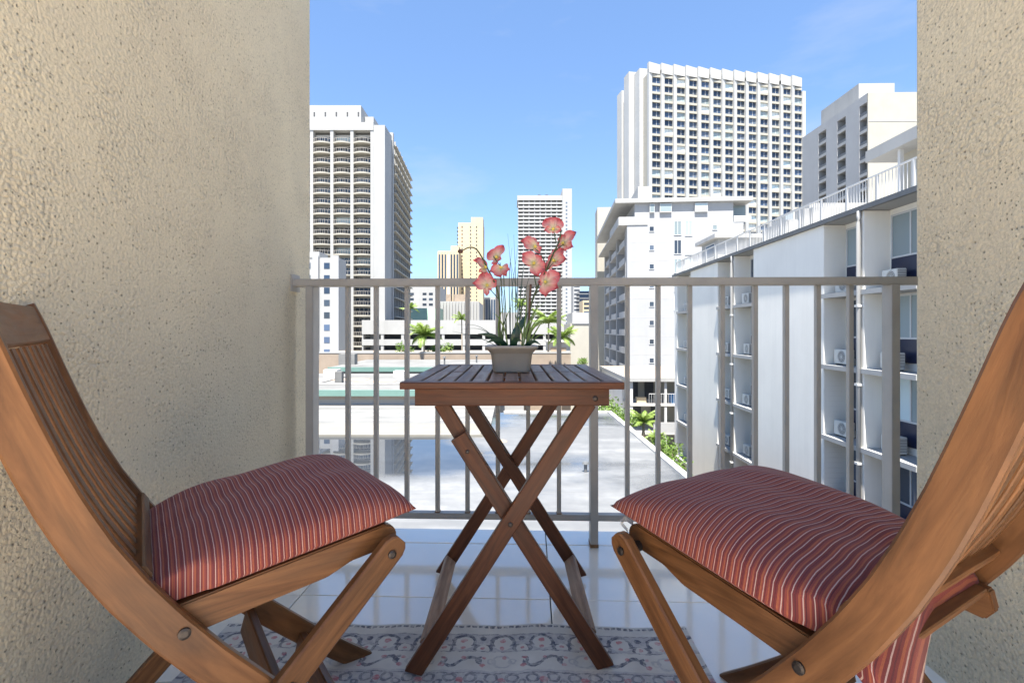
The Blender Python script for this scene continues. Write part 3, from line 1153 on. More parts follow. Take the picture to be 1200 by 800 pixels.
def cat(P, n=8):
    """Catmull-Rom through the points"""
    P = [Vector(p) for p in P]
    Q = [P[0] * 2 - P[1]] + P + [P[-1] * 2 - P[-2]]
    out = []
    for i in range(1, len(Q) - 2):
        a, b, c, d = Q[i - 1], Q[i], Q[i + 1], Q[i + 2]
        for k in range(n):
            t = k / n
            out.append(.5 * ((2 * b) + (c - a) * t + (2 * a - 5 * b + 4 * c - d) * t * t + (3 * b - a - 3 * c + d) * t ** 3))
    out.append(P[-1])
    return out


def stem(P, r0, r1, name='stem', mat=None):
    C = cat([pp(*p) for p in P])
    n = len(C)
    return MB().tube(C, [r0 + (r1 - r0) * i / (n - 1) for i in range(n)], 7).build(name, mat or M['leaf_stem'], plant, smooth=True)


stem([(587, 412), (586, 385), (585, 350), (579, 330), (572, 316), (565, 302), (558, 292), (550, 290), (541, 294)], .0032, .0018)
stem([(588, 412), (590, 385), (588, 350), (587, 322), (586, 308)], .002, .0014)
stem([(594, 412), (593, 370), (591, 340), (589, 318), (578, 300)], .0018, .0012)
stem([(617, 412), (619, 380), (623, 355), (632, 332), (640, 317), (648, 298), (655, 283), (657, 272), (652, 269), (648, 267)], .0032, .0017)
stem([(640, 317), (638, 306), (632, 296), (627, 291)], .0018, .0013)
stem([(629, 338), (626, 322), (625, 308)], .0018, .0013)
stem([(638, 320), (646, 311), (651, 306)], .0018, .0013)
stem([(648, 297), (655, 290), (661, 286)], .0018, .0013)
stem([(626, 346), (634, 338), (640, 331)], .0018, .0013)
stem([(584, 350), (577, 342), (569, 334)], .0016, .0012)
stem([(652, 285), (650, 276), (649, 268)], .0016, .0012)
stem([(619, 412), (620, 380), (621, 352), (622, 333)], .0036, .0034, 'support_stick', M['brown_stick'])
bud = MB()
bc = pp(539.5, 294.5)
nb = 8
bv = []
for i in range(7):
    th = math.pi * i / 6
    for j in range(nb):
        a = 2 * math.pi * j / nb
        bv.append(bc + Vector((-math.cos(th) * .0085, math.sin(th) * math.cos(a) * .0062, math.sin(th) * math.sin(a) * .0062)))
bud.add(bv, [(i * nb + j, i * nb + (j + 1) % nb, (i + 1) * nb + (j + 1) % nb, (i + 1) * nb + j) for i in range(6) for j in range(nb)])
bud.build('bud', M['brown_stick'], plant, smooth=True)


def petal_mesh(length, width, curl, cup, heart=0.0):
    """petal along +Z from its base, facing -Y"""
    nu, nv = 10, 8
    mb = MB()
    v, f, uv = [], [], []
    for i in range(nu + 1):
        u = i / nu
        w = width * (math.sin(math.pi * min(1, u * .93 + .07)) ** .62) * (.55 + .45 * u) * (1.0 if u < .96 else .8)
        for j in range(nv + 1):
            t = 2 * j / nv - 1
            x = w * t
            z = length * (u - heart * (1 - abs(t)) * u ** 4 - .10 * t * t * u)
            y = curl * u * u - cup * t * t * (.4 + .6 * u) + .0025 * math.sin(6 * t + 3 * u)
            v.append((x, y, z))
            uv.append((u * (1 - .12 * (1 - abs(t))) + .10 * abs(t), t * .3))
    for i in range(nu):
        for j in range(nv):
            a = i * (nv + 1) + j
            q = (a, a + 1, a + nv + 2, a + nv + 1)
            f.append(q)
    mb.add(v, f, [tuple(uv[k] for k in q) for q in f])
    return mb.mesh('petal', M['petal'], True, fix=False)


PM = [petal_mesh(.044, .025, .010, .009), petal_mesh(.040, .026, -.006, .008, .12), petal_mesh(.034, .013, .006, .004), petal_mesh(.046, .029, .014, .011, .08)]


def flower(px, py, dy, petals, tilt=0):
    """petals: (angle from up clockwise in degrees, scale, mesh index, forward lean)"""
    f = bpy.data.objects.new('flower', None)
    f.empty_display_size = .02
    f.location = pp(px, py, dy)
    f.parent = plant
    f.scale = (1.03, 1.03, 1.03)
    f.rotation_euler = (R(-abs(tilt) * .8 - 6), R(tilt * .4), R(tilt * 2.2))
    col.objects.link(f)
    for k, (ang, sc, mi, lean) in enumerate(petals):
        p = bpy.data.objects.new('petal', PM[mi])
        p.parent = f
        p.location = (0, -.002 + .0012 * k, 0)
        p.rotation_euler = (Matrix.Rotation(R(ang), 4, 'Y') @ Matrix.Rotation(R(lean), 4, 'X')).to_euler()
        p.scale = (sc, sc, sc)
        col.objects.link(p)
    m = MB()
    for i in range(5):
        th = 2 * math.pi * i / 5
        m.tube([(0, -.003, 0), (.0035 * math.cos(th), -.009, .0035 * math.sin(th))], [.0030, .0012], 6)
    m.build('flower_centre', M['yellow'], f)


flower(567, 314, 0, [(-62, .92, 3, 8), (8, .62, 0, 25), (150, .85, 0, -15), (75, .5, 2, 35), (-130, .6, 2, -20)], 25)
flower(583, 302, .01, [(22, .95, 3, 10), (-58, 1.0, 0, 12), (118, .55, 0, 30), (172, .85, 1, 15), (-110, .55, 2, 30)], -15)
flower(570, 335, -.01, [(-82, .95, 0, 5), (-14, 1.0, 3, 12), (58, .85, 0, 18), (176, .9, 2, 6), (120, .6, 2, 14), (-140, .45, 2, 20)], 10)
flower(588, 314, .0, [(178, 1.0, 1, 12), (115, .8, 0, 28), (-105, .85, 0, 24), (150, .9, 2, 4)], -10)
flower(648, 269, 0, [(-28, 1.0, 3, -5), (30, .98, 3, 0), (-95, .6, 0, 20), (95, .6, 0, 26), (180, .35, 2, 0)], 0)
flower(661, 286, .01, [(48, 1.12, 3, 8), (-18, .8, 0, 18), (118, .85, 0, 4), (160, .85, 2, 10), (-85, .62, 0, 24)], -20)
flower(626, 290, 0, [(-68, 1.02, 3, 10), (-20, .85, 0, 5), (42, .8, 2, 8), (92, .75, 2, 22), (140, .6, 0, 30)], 12)
flower(625, 309, -.01, [(-48, 1.0, 3, 15), (42, .8, 0, 12), (108, 1.0, 0, 0), (-95, .72, 2, 4), (162, .95, 0, 18)], 5)
flower(650, 306, 0, [(25, 1.05, 3, 5), (95, .95, 3, 14), (-42, .65, 0, 24), (-120, .9, 0, 10), (150, .62, 0, 26)], -18)
flower(640, 331, -.01, [(62, 1.12, 3, 6), (-8, .85, 0, 14), (186, .95, 0, 0), (120, .95, 3, 12), (-80, .6, 0, 24)], -12)


def blade(P, w, mat, name='grass_blade'):
    C = cat([pp(*p) for p in P], 6)
    n = len(C)
    ws = [max(.0003, w * min(1, .55 + 1.2 * (i / n)) * (1 - (i / (n - 1)) ** 2.2)) for i in range(n)]
    mb = MB()
    v = []
    for i, p in enumerate(C):
        t = (C[min(i + 1, n - 1)] - C[max(0, i - 1)]).normalized()
        side = t.cross(Vector((0, -1, 0)))
        if side.length < .1:
            side = Vector((1, 0, 0))
        side.normalize()
        v += [p - side * ws[i], p + Vector((0, -.25 * ws[i], 0)), p + side * ws[i]]
    f = []
    for i in range(n - 1):
        a = i * 3
        f += [(a, a + 1, a + 4, a + 3), (a + 1, a + 2, a + 5, a + 4)]
    mb.add(v, f)
    o = link(name, mb.mesh(name, mat, True, fix=False), plant)
    return o


for P in ([(601, 412), (601, 370), (600, 330), (595, 274)], [(603, 412), (604, 360), (604, 320), (602, 275)], [(606, 412), (606, 360), (607, 320), (612, 280)],
          [(598, 412), (597, 360), (597, 320), (600, 290)], [(608, 412), (609, 370), (611, 330), (617, 296)], [(600, 412), (598, 380), (600, 340), (607, 288)],
          [(604, 412), (610, 370), (616, 340), (622, 318)], [(596, 412), (592, 380), (590, 350), (586, 325)], [(602, 412), (606, 370), (604, 335), (598, 305)],
          [(605, 412), (607, 372), (611, 340), (614, 310)]):
    blade([(x, y, random.uniform(-.02, .02)) for x, y in P], .0016, M['blade_dark'])
for P in ([(612, 412), (618, 385), (626, 365), (641, 352)], [(614, 412), (621, 388), (632, 372), (652, 360)], [(616, 412), (624, 395), (633, 380), (640, 372)],
          [(610, 412), (615, 380), (617, 355), (615, 340)], [(615, 412), (622, 380), (628, 362), (632, 352)], [(613, 412), (616, 385), (624, 372), (634, 364)],
          [(590, 412), (588, 390), (594, 370), (601, 355)], [(596, 412), (592, 388), (584, 372), (577, 366)], [(588, 412), (584, 388), (586, 370), (592, 358)],
          [(618, 410), (626, 398), (634, 392), (642, 396)], [(616, 412), (620, 396), (625, 384), (640, 378)], [(598, 412), (603, 385), (609, 370), (612, 358)],
          [(612, 411), (612, 392), (606, 376), (603, 362)], [(618, 411), (623, 388), (636, 376), (646, 380)]):
    blade([(x, y, random.uniform(-.025, .015)) for x, y in P], .0026, M['blade_light'])
for P in ([(592, 412), (580, 396), (560, 382), (536, 380)], [(592, 412), (576, 393), (560, 385), (540, 386)], [(590, 411), (572, 400), (552, 393), (530, 388)]):
    blade([(x, y, -.01) for x, y in P], .0012, M['blade_dark'])


def leaf(P, w):
    return blade(P, w, M['big_leaf'], 'leaf')


leaf([(592, 412, 0), (584, 400, -.01), (574, 393, -.02), (560, 391, -.03)], .0125)
leaf([(600, 412, 0), (604, 392, -.01), (612, 378, 0), (619, 366, .01)], .0145)
leaf([(598, 413, -.01), (601, 404, -.03), (606, 398, -.04), (612, 400, -.05)], .011)
leaf([(594, 412, 0), (590, 402, -.02), (580, 398, -.035), (569, 402, -.05)], .009)
leaf([(612, 412, 0), (618, 404, -.02), (626, 400, -.03), (634, 404, -.04)], .008)

# ------------------------------------------------------------------ the ground
g = MB()
g.add([(-3000, -600, 0), (3000, -600, 0), (3000, 4500, 0), (-3000, 4500, 0)], [(0, 1, 2, 3)])
ground = g.build('ground', M['asphalt'], None, (0, 0, GROUND))
ground['kind'] = 'structure'
pv_ = MB().box(6.2, 11.7, 6, 44, 0, .12).build('planted_strip', M['earth'], None, (0, 0, GROUND))
pv_['kind'] = 'structure'


def frame(name, A, Bp, label, cat, group=None):
    """thing whose local x runs along its front from A to Bp (plan points) and local y into the building; local z from the ground"""
    A, Bp = Vector((A[0], A[1])), Vector((Bp[0], Bp[1]))
    d = Bp - A
    t = thing(name, label, cat, (A.x, A.y, GROUND), math.atan2(d.y, d.x), group)
    return t, d.length


def P2(px, d):
    return (xa(px, d), d)


def zl(py, d):
    return za(py, d) - GROUND


def part(parent, name, mat, boxes, **k):
    m = MB()
    for b in boxes:
        m.box(*b)
    return m.build(name, mat, parent, **k)


def centred(name, mat, w, dp, h):
    return MB().box(-w / 2, w / 2, 0, dp, 0, h).mesh(name, mat)


# ------------------------------------------------------------------ grey apartment block on the right
AX = .02
blk = thing('apartment_building', 'pale grey apartment block with deep balcony bays and air conditioners, nearest on the right', 'building', (11.83, 0, GROUND), -math.atan(AX))
G = -GROUND
ROOF = 5.02 + G
part(blk, 'rear_block', M['panel'], [(.86, 13, 7, 39.4, 0, ROOF - .01)])
PANELS = [(9.0, 15.25), (20.1, 26.2), (31.0, 36.0), (39.05, 39.75)]
for a, b in PANELS:
    part(blk, 'wall_panel', M['panel'], [(0, .858, a, b, 0, ROOF - .02)])
BAYS = [(15.25, 17.68, 17.95, 20.1), (26.2, 28.48, 28.75, 31.0), (36.0, 39.05, None, None)]
LEV = [2.28 - 2.735 * k + G for k in range(5)]
HALF = []
for a, b, c_, d_ in BAYS:
    if c_ is not None:
        part(blk, 'partition', M['panel'], [(-.03, .858, b, c_, 0, ROOF - .025)])
        HALF += [(a, b), (c_, d_)]
    else:
        HALF += [(a, b)]
    e = d_ if d_ else b
    for z in LEV:
        if c_ is not None:
            part(blk, 'balcony_slab', M['white'], [(-.10, .857, a + .003, b - .003, z - .17, z), (-.10, .857, c_ + .003, e - .003, z - .17, z), (-.10, -.034, b - .003, c_ + .003, z - .17, z)])
        else:
            part(blk, 'balcony_slab', M['white'], [(-.10, .857, a + .003, b - .003, z - .17, z)])


def bay_window(parent, y0, y1, z0, z1, x, pale=False):
    w, h = y1 - y0, z1 - z0
    m = MB()
    fw = .06
    xf = (-.05, 0)
    m.box(*xf, 0, w, 0, fw).box(*xf, 0, w, h - fw, h).box(*xf, 0, fw, fw, h - fw).box(*xf, w - fw, w, fw, h - fw)
    m.box(-.045, 0, w * .56, w * .56 + .06, fw, h - fw)
    fr = m.build('window', M['white_clean'], parent, (x, y0, z0))
    q = [(fw, w * .56), (w * .56 + .06, w - fw)]
    for i, (p0, p1) in enumerate(q):
        mt = M['glass_pale'] if (random.random() < .55) else M['glass']
        link('pane', MB().box(-.022, -.012, p0, p1, fw, h - fw).mesh('pane', mt), fr)
    # a hanging curtain seen behind the glass edge
    cw = random.uniform(.25, .5)
    m = MB()
    n = 14
    for i in range(n):
        ya, yb = fw + cw * i / n, fw + cw * (i + 1) / n
        xo = -.026 - (.006 if i % 2 else 0)
        m.add([(xo, ya, fw), (xo - (.006 if i % 2 == 0 else -.006), yb, fw), (xo - (.006 if i % 2 == 0 else -.006), yb, h - fw), (xo, ya, h - fw)], [(0, 1, 2, 3)])
    m.build('curtain', M['blinds'], fr)
    return fr


ac_proto = None


def ac_unit(y, x, z, label, lvl):
    global ac_proto
    if ac_proto is None:
        r = thing('air_conditioner', label, 'air conditioner', (0, 0, 0), 0, 'air conditioners on the balcony ledges')
        me = bevelled(MB().box(-.15, .15, -.39, .39, .05, .60).mesh('casing', M['ac_white']), .018, 2)
        link('casing', me, r)
        m = MB()
        for k in range(2):
            m.box(-.15, .15, -.30 + k * .55, -.25 + k * .55, 0, .05)
        m.build('foot', M['ac_dark'], r)
        n = 24
        v, f = [], []
        m = MB()
        m.tube([(-.1505, -.08, .325), (-.153, -.08, .325)], [.21, .21], n)
        m.build('fan_recess', M['ac_dark'], r)
        m = MB()
        for rad in (.06, .12, .18, .225):
            ring = [(-.158, -.08 + rad * math.cos(2 * math.pi * i / n), .325 + rad * math.sin(2 * math.pi * i / n)) for i in range(n + 1)]
            m.tube(ring, .007, 5, False)
        for i in range(8):
            th = math.pi * i / 8
            m.tube([(-.158, -.08 - .225 * math.cos(th), .325 - .225 * math.sin(th)), (-.158, -.08 + .225 * math.cos(th), .325 + .225 * math.sin(th))], .005, 4)
        m.build('fan_grille', M['ac_white'], r)
        m = MB()
        for i in range(9):
            m.box(-.13, .13, -.391, -.388, .12 + i * .05, .145 + i * .05)
        m.build('louvre', M['ac_dark'], r)
        ac_proto = r
        o = r
    else:
        o = ac_proto.copy()
        col.objects.link(o)
        for ch in ac_proto.children:
            c2 = ch.copy()
            c2.parent = o
            col.objects.link(c2)
        o['label'] = label
    # from block coordinates to the place
    o.location = blk.matrix_basis @ Vector((x, y, z))
    o.rotation_euler = (0, 0, -math.atan(AX) + random.uniform(-.06, .06))
    return o


fl = ['top', 'second', 'third', 'fourth', 'lowest']
bayname = ['near half of the nearest balcony bay', 'far half of the nearest balcony bay', 'near half of the middle balcony bay', 'far half of the middle balcony bay', 'farthest balcony bay']
for hi, (a, b) in enumerate(HALF):
    for li, z in enumerate(LEV):
        zt = (LEV[li - 1] - .17) if li else ROOF - .03
        # navy spandrel, window and lap boards on the return wall
        if hi != 4:
            part(blk, 'spandrel', M['navy'], [(.83, .857, a + .25, b - .10, z + .25, z + 1.03)])
            bay_window(blk, a + .25, b - .10, z + 1.035, min(zt - .04, z + 2.53), .857)
        else:
            bay_window(blk, a + .3, b - .4, z + .9, min(zt - .06, z + 2.4), .857)
        for k in range(9):
            zz = z + .02 + k * (zt - z - .04) / 9
            pass
        place = {0: b - .75, 1: b - .55, 2: b - .7, 3: b - .55, 4: b - 1.0}[hi]
        if li < 4 or hi in (1, 3):
            ac_unit(place, .45 + random.uniform(-.05, .05), z + .001, 'white air conditioner on the %s ledge in the %s' % (fl[li], bayname[hi]), li)
# lap board siding on the return walls that face the camera, as recessed joints between boards
for (yy) in (20.1, 31.0, 39.05):
    m = MB()
    z = 0.1
    while z < ROOF - .3:
        m.box(.02, .855, yy - .012, yy - .001, z, z + .19)
        z += .2
    m.build('lap_siding', M['panel'], blk, kind='stuff')
# eave, gutter and downpipes
part(blk, 'roof_slab', M['white'], [(-.03, 13.2, 7, 39.9, ROOF, ROOF + .12)])
gm = MB()
gm.box(-.15, -.032, 6.8, 39.95, ROOF - .02, ROOF + .15)
gm.build('gutter', M['gutter'], blk)
for y in (17.82, 28.62):
    m = MB()
    m.tube([(-.10, y, ROOF - .01), (-.115, y, ROOF - .25), (-.125, y, ROOF - .4), (-.125, y, .4)], .075, 10)
    m.build('downpipe', M['white'], blk, smooth=True)
    for k in range(4):
        part(blk, 'pipe_collar', M['white_clean'], [(-.22, -.032, y - .09, y + .09, LEV[k] - .6, LEV[k] - .52)])
# roof railing
rr = thing('roof_railing', 'white metal railing along the roof edge of the pale grey apartment block', 'railing', (11.83, 0, GROUND), -math.atan(AX))
zr = ROOF + .122
part(rr, 'top_rail', M['white_clean'], [(.08, .13, 9, 39.7, zr + .93, zr + .98)])
part(rr, 'bottom_rail', M['white_clean'], [(.085, .125, 9, 39.7, zr + .08, zr + .11)])
for k in range(20):
    y = 9.2 + k * 1.6
    part(rr, 'post', M['white_clean'], [(.075, .135, y - .035, y + .035, zr, zr + .929)])
m = MB()
y = 9.3
while y < 39.6:
    m.box(.096, .114, y, y + .02, zr + .111, zr + .929)
    y += .16
m.build('bars', M['white_clean'], rr, kind='stuff')

# rooftop rooms
ph = thing('rooftop_room', 'cream rooftop room under a wide white flat roof, beside the right wall', 'building', blk.matrix_basis @ Vector((3.8, 15, ROOF + .12)), -math.atan(AX), 'rooms on the apartment roof')
part(ph, 'roof', M['white'], [(0, 8, -3, 8.4, 3.35, 3.85)])
part(ph, 'wall', M['cream'], [(.9, 8, -2, 7.6, 0, 3.349)])
part(ph, 'post', M['white_clean'], [(.25, .40, 2.2, 2.35, 0, 3.349)])
part(ph, 'post', M['white_clean'], [(.25, .40, 6.6, 6.75, 0, 3.349)])
for y in (-.5, 2.9, 5.0):
    f = part(ph, 'window', M['white_clean'], [(.84, .899, y, y + 1.5, 1.0, 1.06), (.84, .899, y, y + 1.5, 2.4, 2.46), (.84, .899, y, y + .06, 1.06, 2.4), (.84, .899, y + 1.44, y + 1.5, 1.06, 2.4)])
    part(f, 'pane', M['glass'], [(.87, .898, y + .06, y + 1.44, 1.06, 2.4)])
t2 = thing('rooftop_room', 'bright white rooftop box with rounded corners, midway along the apartment roof', 'building', blk.matrix_basis @ Vector((2.6, 26, ROOF + .12)), -math.atan(AX), 'rooms on the apartment roof')
me = bevelled(MB().box(0, 3.4, 0, 4, 0, 2.25).mesh('wall', M['white']), .28, 4)
link('wall', me, t2)
part(t2, 'door', M['blinds'], [(-.03, -.001, 1.2, 2.1, .02, 2.0)])
me = bevelled(MB().box(-.7, -.02, .6, 3.4, 0, 1.5).mesh('side_box', M['white']), .08, 2)
link('side_box', me, t2)
t3 = thing('rooftop_room', 'small white rooftop hut with a grey slab roof, far end of the apartment roof', 'building', blk.matrix_basis @ Vector((1.0, 33.6, ROOF + .12)), -math.atan(AX), 'rooms on the apartment roof')
part(t3, 'wall', M['white'], [(0, 3.2, 0, 3, 0, 1.75)])
part(t3, 'roof', M['concrete'], [(-.35, 3.3, -.4, 3.4, 1.751, 2.0)])
f = part(t3, 'window', M['white_clean'], [(-.04, -.002, .5, 2.2, .6, .66), (-.04, -.002, .5, 2.2, 1.5, 1.56), (-.04, -.002, .5, .56, .66, 1.5), (-.04, -.002, 2.14, 2.2, .66, 1.5)])
part(f, 'pane', M['glass'], [(-.02, -.003, .56, 2.14, .66, 1.5)])

# ------------------------------------------------------------------ podium roof just below
PZ_ = -4.13
pod = thing('low_roof_building', 'low wide building whose wet flat roof lies just beyond the balcony railing', 'building', (-10, 2.6, GROUND))
o = MB().box(-36, 16.0, 0, 28.6, 0, PZ_ - GROUND).build('wet_roof', M['wet_roof'], pod)
part(pod, 'parapet', M['concrete'], [(15.80, 16.06, 0, 28.7, PZ_ - GROUND - .6, PZ_ - GROUND + .09)])
part(pod, 'end_kerb', M['concrete'], [(9.5, 15.79, 28.45, 28.7, PZ_ - GROUND - .4, PZ_ - GROUND + .10)])
# drains and vents on it
for (x, y) in ((.6 + 10, 20.3 - 2.6), (-1.4 + 10, 24.2 - 2.6), (12.6, 15.5)):
    m = MB()
    m.tube([(x, y, PZ_ - GROUND), (x, y, PZ_ - GROUND + .28), (x, y, PZ_ - GROUND + .29), (x, y, PZ_ - GROUND + .36)], [.06, .06, .13, .10], 12)
    m.build('roof_vent', M['gutter'], pod, smooth=False)
for (x, y) in ((9.5, 20.5),):
    m = MB()
    m.tube([(x, y, PZ_ - GROUND + .002), (x, y, PZ_ - GROUND + .05)], [.3, .22], 14)
    m.build('roof_drain', M['tan_roof'], pod)
up = thing('raised_roof', 'raised white flat roof with a cream edge behind the wet roof', 'building', (-14, 24, GROUND))
part(up, 'edge_strip', M['roof_strip'], [(-26, 12.9, 0, 2.9, 0, -4.02 - GROUND)])
part(up, 'roof', M['white_roof'], [(-26, 12.9, 2.901, 9.85, 0, -4.05 - GROUND)])
for i in range(4):
    part(up, 'roof_seam', M['concrete'], [(-26, 12.9, 4.0 + i * 1.6, 4.06 + i * 1.6, -4.051 - GROUND, -4.02 - GROUND)])


def teal_roof(name, x0, x1, y0, y1, z0, z1, label):
    t = thing(name, label, 'building', ((x0 + x1) / 2, y0, GROUND), 0, 'teal edged roofs beyond the wet roof')
    w = (x1 - x0) / 2
    part(t, 'wall', M['white'], [(-w + .4, w - .4, .45, y1 - y0 - .3, 0, z0 - GROUND - .22)])
    part(t, 'soffit_beam', M['tan_roof'], [(-w + .1, w - .1, .15, y1 - y0, z0 - GROUND - .22, z0 - GROUND)])
    part(t, 'fascia', M['teal'], [(-w, w, 0, .14, z0 - GROUND, z1 - GROUND)])
    part(t, 'fascia', M['teal'], [(w - .12, w, .141, y1 - y0, z0 - GROUND, z1 - GROUND)])
    part(t, 'roof', M['grey_roof'], [(-w, w - .121, .141, y1 - y0, z0 - GROUND + .02, z1 - GROUND - .03)])
    return t


tr1 = teal_roof('teal_edged_roof', -34, -.9, 33.4, 46.5, -3.42, -3.02, 'grey flat roof with a teal edge, the nearer of the two teal edges')
part(tr1, 'downpipe', M['gutter'], [(3.55, 3.65, .05, .14, -4.5 - GROUND, -3.43 - GROUND), (3.0, 4.1, .02, .13, -3.55 - GROUND, -3.43 - GROUND)])
part(tr1, 'roof_patch', M['tan_roof'], [(-.5, 6, 6.5, 8.2, -3.045 - GROUND, -3.03 - GROUND), (5.5, 8.5, 5.2, 6.4, -3.05 - GROUND, -3.032 - GROUND)])
tr2 = teal_roof('teal_edged_roof', -17.0, 1.5, 47.2, 60, -2.94, -2.52, 'farther grey flat roof with a teal edge, below the green palms')
m = MB()
m.box(-9.6, -8.0, 4, 5, -2.6 - GROUND, -1.5 - GROUND)
m.build('roof_plant_box', M['grey_roof'], tr2)
for (x, y, w, h) in ((-4, 6, .7, .5), (2, 8.5, 1.1, .7), (4.5, 4, .5, .9), (7.5, 9.5, .9, .5)):
    part(tr1, 'roof_unit', M['ac_white'] if w > .8 else M['grey_roof'], [(x, x + w, y, y + w, -3.05 - GROUND, -3.05 - GROUND + h)])
MB().tube([(-9, 3.4, -2.98 - GROUND), (9.5, 3.6, -2.98 - GROUND)], .05, 6).build('conduit', M['concrete'], tr1)
MB().tube([(3.2, 3.6, -2.98 - GROUND), (3.4, 11, -2.98 - GROUND)], .05, 6).build('conduit', M['concrete'], tr1)
for (x, y) in ((-6, 5), (1, 4), (4, 7)):
    MB().tube([(x, y, -2.56 - GROUND), (x, y, -1.9 - GROUND), (x, y, -1.88 - GROUND), (x, y, -1.75 - GROUND)], [.08, .08, .17, .12], 10).build('roof_vent', M['gutter'], tr2)
tw = thing('tan_wall', 'long low tan wall and roof behind the farther teal edge', 'wall', (-9, 61, GROUND))
part(tw, 'wall', M['tan_roof'], [(-14, 16, 0, 8, 0, -1.85 - GROUND)])
part(tw, 'coping', M['white'], [(-14.1, 16.1, -.05, .3, -1.85 - GROUND, -1.72 - GROUND)])

# ------------------------------------------------------------------ balcony hotel tower, left
D1 = 137.0
LTX = [xa(p, D1) for p in (317.8, 341.5, 365.2, 388.9, 412.4, 436)]
lt = thing('hotel_tower', 'tall white hotel tower with rows of bowed cream balconies beside the left wall', 'building', (LTX[0], D1, GROUND))
lx = [x - LTX[0] for x in LTX]
ROWZ = [zl(155 + 11.9 * r, D1) for r in range(22)]       # underside of the slab over each row
base = zl(409, D1)
part(lt, 'core', M['concrete'], [(-6, lx[5], 1.9, 26, 0, ROWZ[0] - .02)])
for x in lx:
    part(lt, 'pier', M['white'], [(x - .42, x + .42, -.05, 1.899, 0, ROWZ[0] + .5)])
part(lt, 'roof_band', M['white'], [(-6, lx[5] + .42, -.20, 26, ROWZ[0] + .501, ROWZ[0] + 2.6)])
part(lt, 'base_cladding', M['brick_red'], [(lx[1] + .43, lx[5] - .43, .2, 1.89, 0, base - .8)])
wx = xa(451, D1) - LTX[0]
part(lt, 'end_wall', M['white'], [(lx[5] + .421, wx, 0, 7.7, 0, ROWZ[0] + 1.9)])
bw = lx[2] - lx[1] - .86
m = MB()
nb_ = 8
for (z0, z1, yo) in ((0, .38, 0),):
    pts = [(-bw / 2, .9)] + [(-bw / 2 + bw * i / nb_, -.15 - 1.05 * math.sin(math.pi * i / nb_) ** .8) for i in range(nb_ + 1)] + [(bw / 2, .9), (bw / 2, 1.89), (-bw / 2, 1.89)]
    m.prism(pts[1:-3] + [(bw / 2, 1.89), (-bw / 2, 1.89)], z0, z1)
me_b = m.mesh('balcony', M['cream'])
m = MB()
for i in range(nb_):
    p, q = (-bw / 2 + bw * i / nb_, -.1 - 1.0 * math.sin(math.pi * i / nb_) ** .8), (-bw / 2 + bw * (i + 1) / nb_, -.1 - 1.0 * math.sin(math.pi * (i + 1) / nb_) ** .8)
    m.add([(p[0], p[1], 1.28), (q[0], q[1], 1.28), (q[0], q[1], 1.36), (p[0], p[1], 1.36), (p[0], p[1] + .06, 1.28), (q[0], q[1] + .06, 1.28), (q[0], q[1] + .06, 1.36), (p[0], p[1] + .06, 1.36)],
          [(0, 1, 2, 3), (7, 6, 5, 4), (3, 2, 6, 7), (0, 4, 5, 1)])
    m.box(p[0] - .03, p[0] + .03, p[1], p[1] + .05, .38, 1.28)
me_r = m.mesh('balcony_rail', M['rail_metal'])
wmes = [MB().box(-bw / 2 + .1, bw / 2 - .1, 1.82, 1.898, .38, 2.35).mesh('window', M[k]) for k in ('glass', 'glass_blue', 'glass_pale', 'dark')]
me_mul = MB().box(-.05, .05, 1.78, 1.819, .381, 2.35).mesh('mullion', M['white_clean'])
for c_ in range(1, 5):
    xc = (lx[c_] + lx[c_ + 1]) / 2
    for r in range(1, 22):
        z = ROWZ[r]
        if z < base - 1:
            continue
        ob = link('balcony', me_b, lt, (xc, 0, z - .38))
        link('balcony_rail', me_r, ob)
        ow = link('window', wmes[random.choices((0, 1, 2, 3), (4, 3, 2, 3))[0]], lt, (xc, 0, z - .38))
        for i in (1, 2, 3):
            link('mullion', me_mul, ow, (-bw / 2 + bw * i / 4, 0, 0))
# crown with small dark slots
cz0, cz1 = ROWZ[0] + 2.6, zl(122, D1)
cr_ = part(lt, 'crown', M['white'], [(-6, xa(422, D1) - LTX[0], .8, 14, cz0, cz1)])
part(lt, 'crown_wing', M['white'], [(xa(422, D1) - LTX[0] + .003, xa(433, D1) - LTX[0], 4, 12, cz0, zl(137, D1 + 4))])
for k, p in enumerate((367, 380, 393, 406, 419)):
    x = xa(p, D1) - LTX[0]
    part(lt, 'slot', M['dark'], [(x - .2, x + .2, .74, .799, zl(135, D1), zl(130, D1))])
# receding wing with balconies
A_, B_ = P2(460.5, 146.5), P2(480.5, 181)
wing, WL = frame('hotel_wing', A_, B_, 'receding side wing of the left tower, stacked with small shaded balconies', 'building')
wh = zl(160, 146.5)
part(wing, 'core', M['concrete'], [(0, WL, .9, 13, 0, wh)])
part(wing, 'end_pier', M['white'], [(-1.4, -.001, -.3, 12, 0, wh + .6)])
for k in range(9):
    x = WL * k / 8
    part(wing, 'pier', M['white'], [(x - .22 + (.24 if k == 0 else 0), x + .22, -.1, .899, 0, wh)])
for r in range(24):
    z = wh - 2.72 * (r + 1)
    if z < 12:
        break
    part(wing, 'balcony_slab', M['cream'], [(.03, WL - .03, -.95, -.101, z, z + .30), (.03, WL - .03, -.101, .05, z, z + .25)])
    for k in range(8):
        x = WL * k / 8
        o = MB().box(x + .5, x + WL / 8 - .5, .80, .899, z + .2, z + 2.3).build('window', M['glass'] if random.random() < .7 else M['glass_pale'], wing)

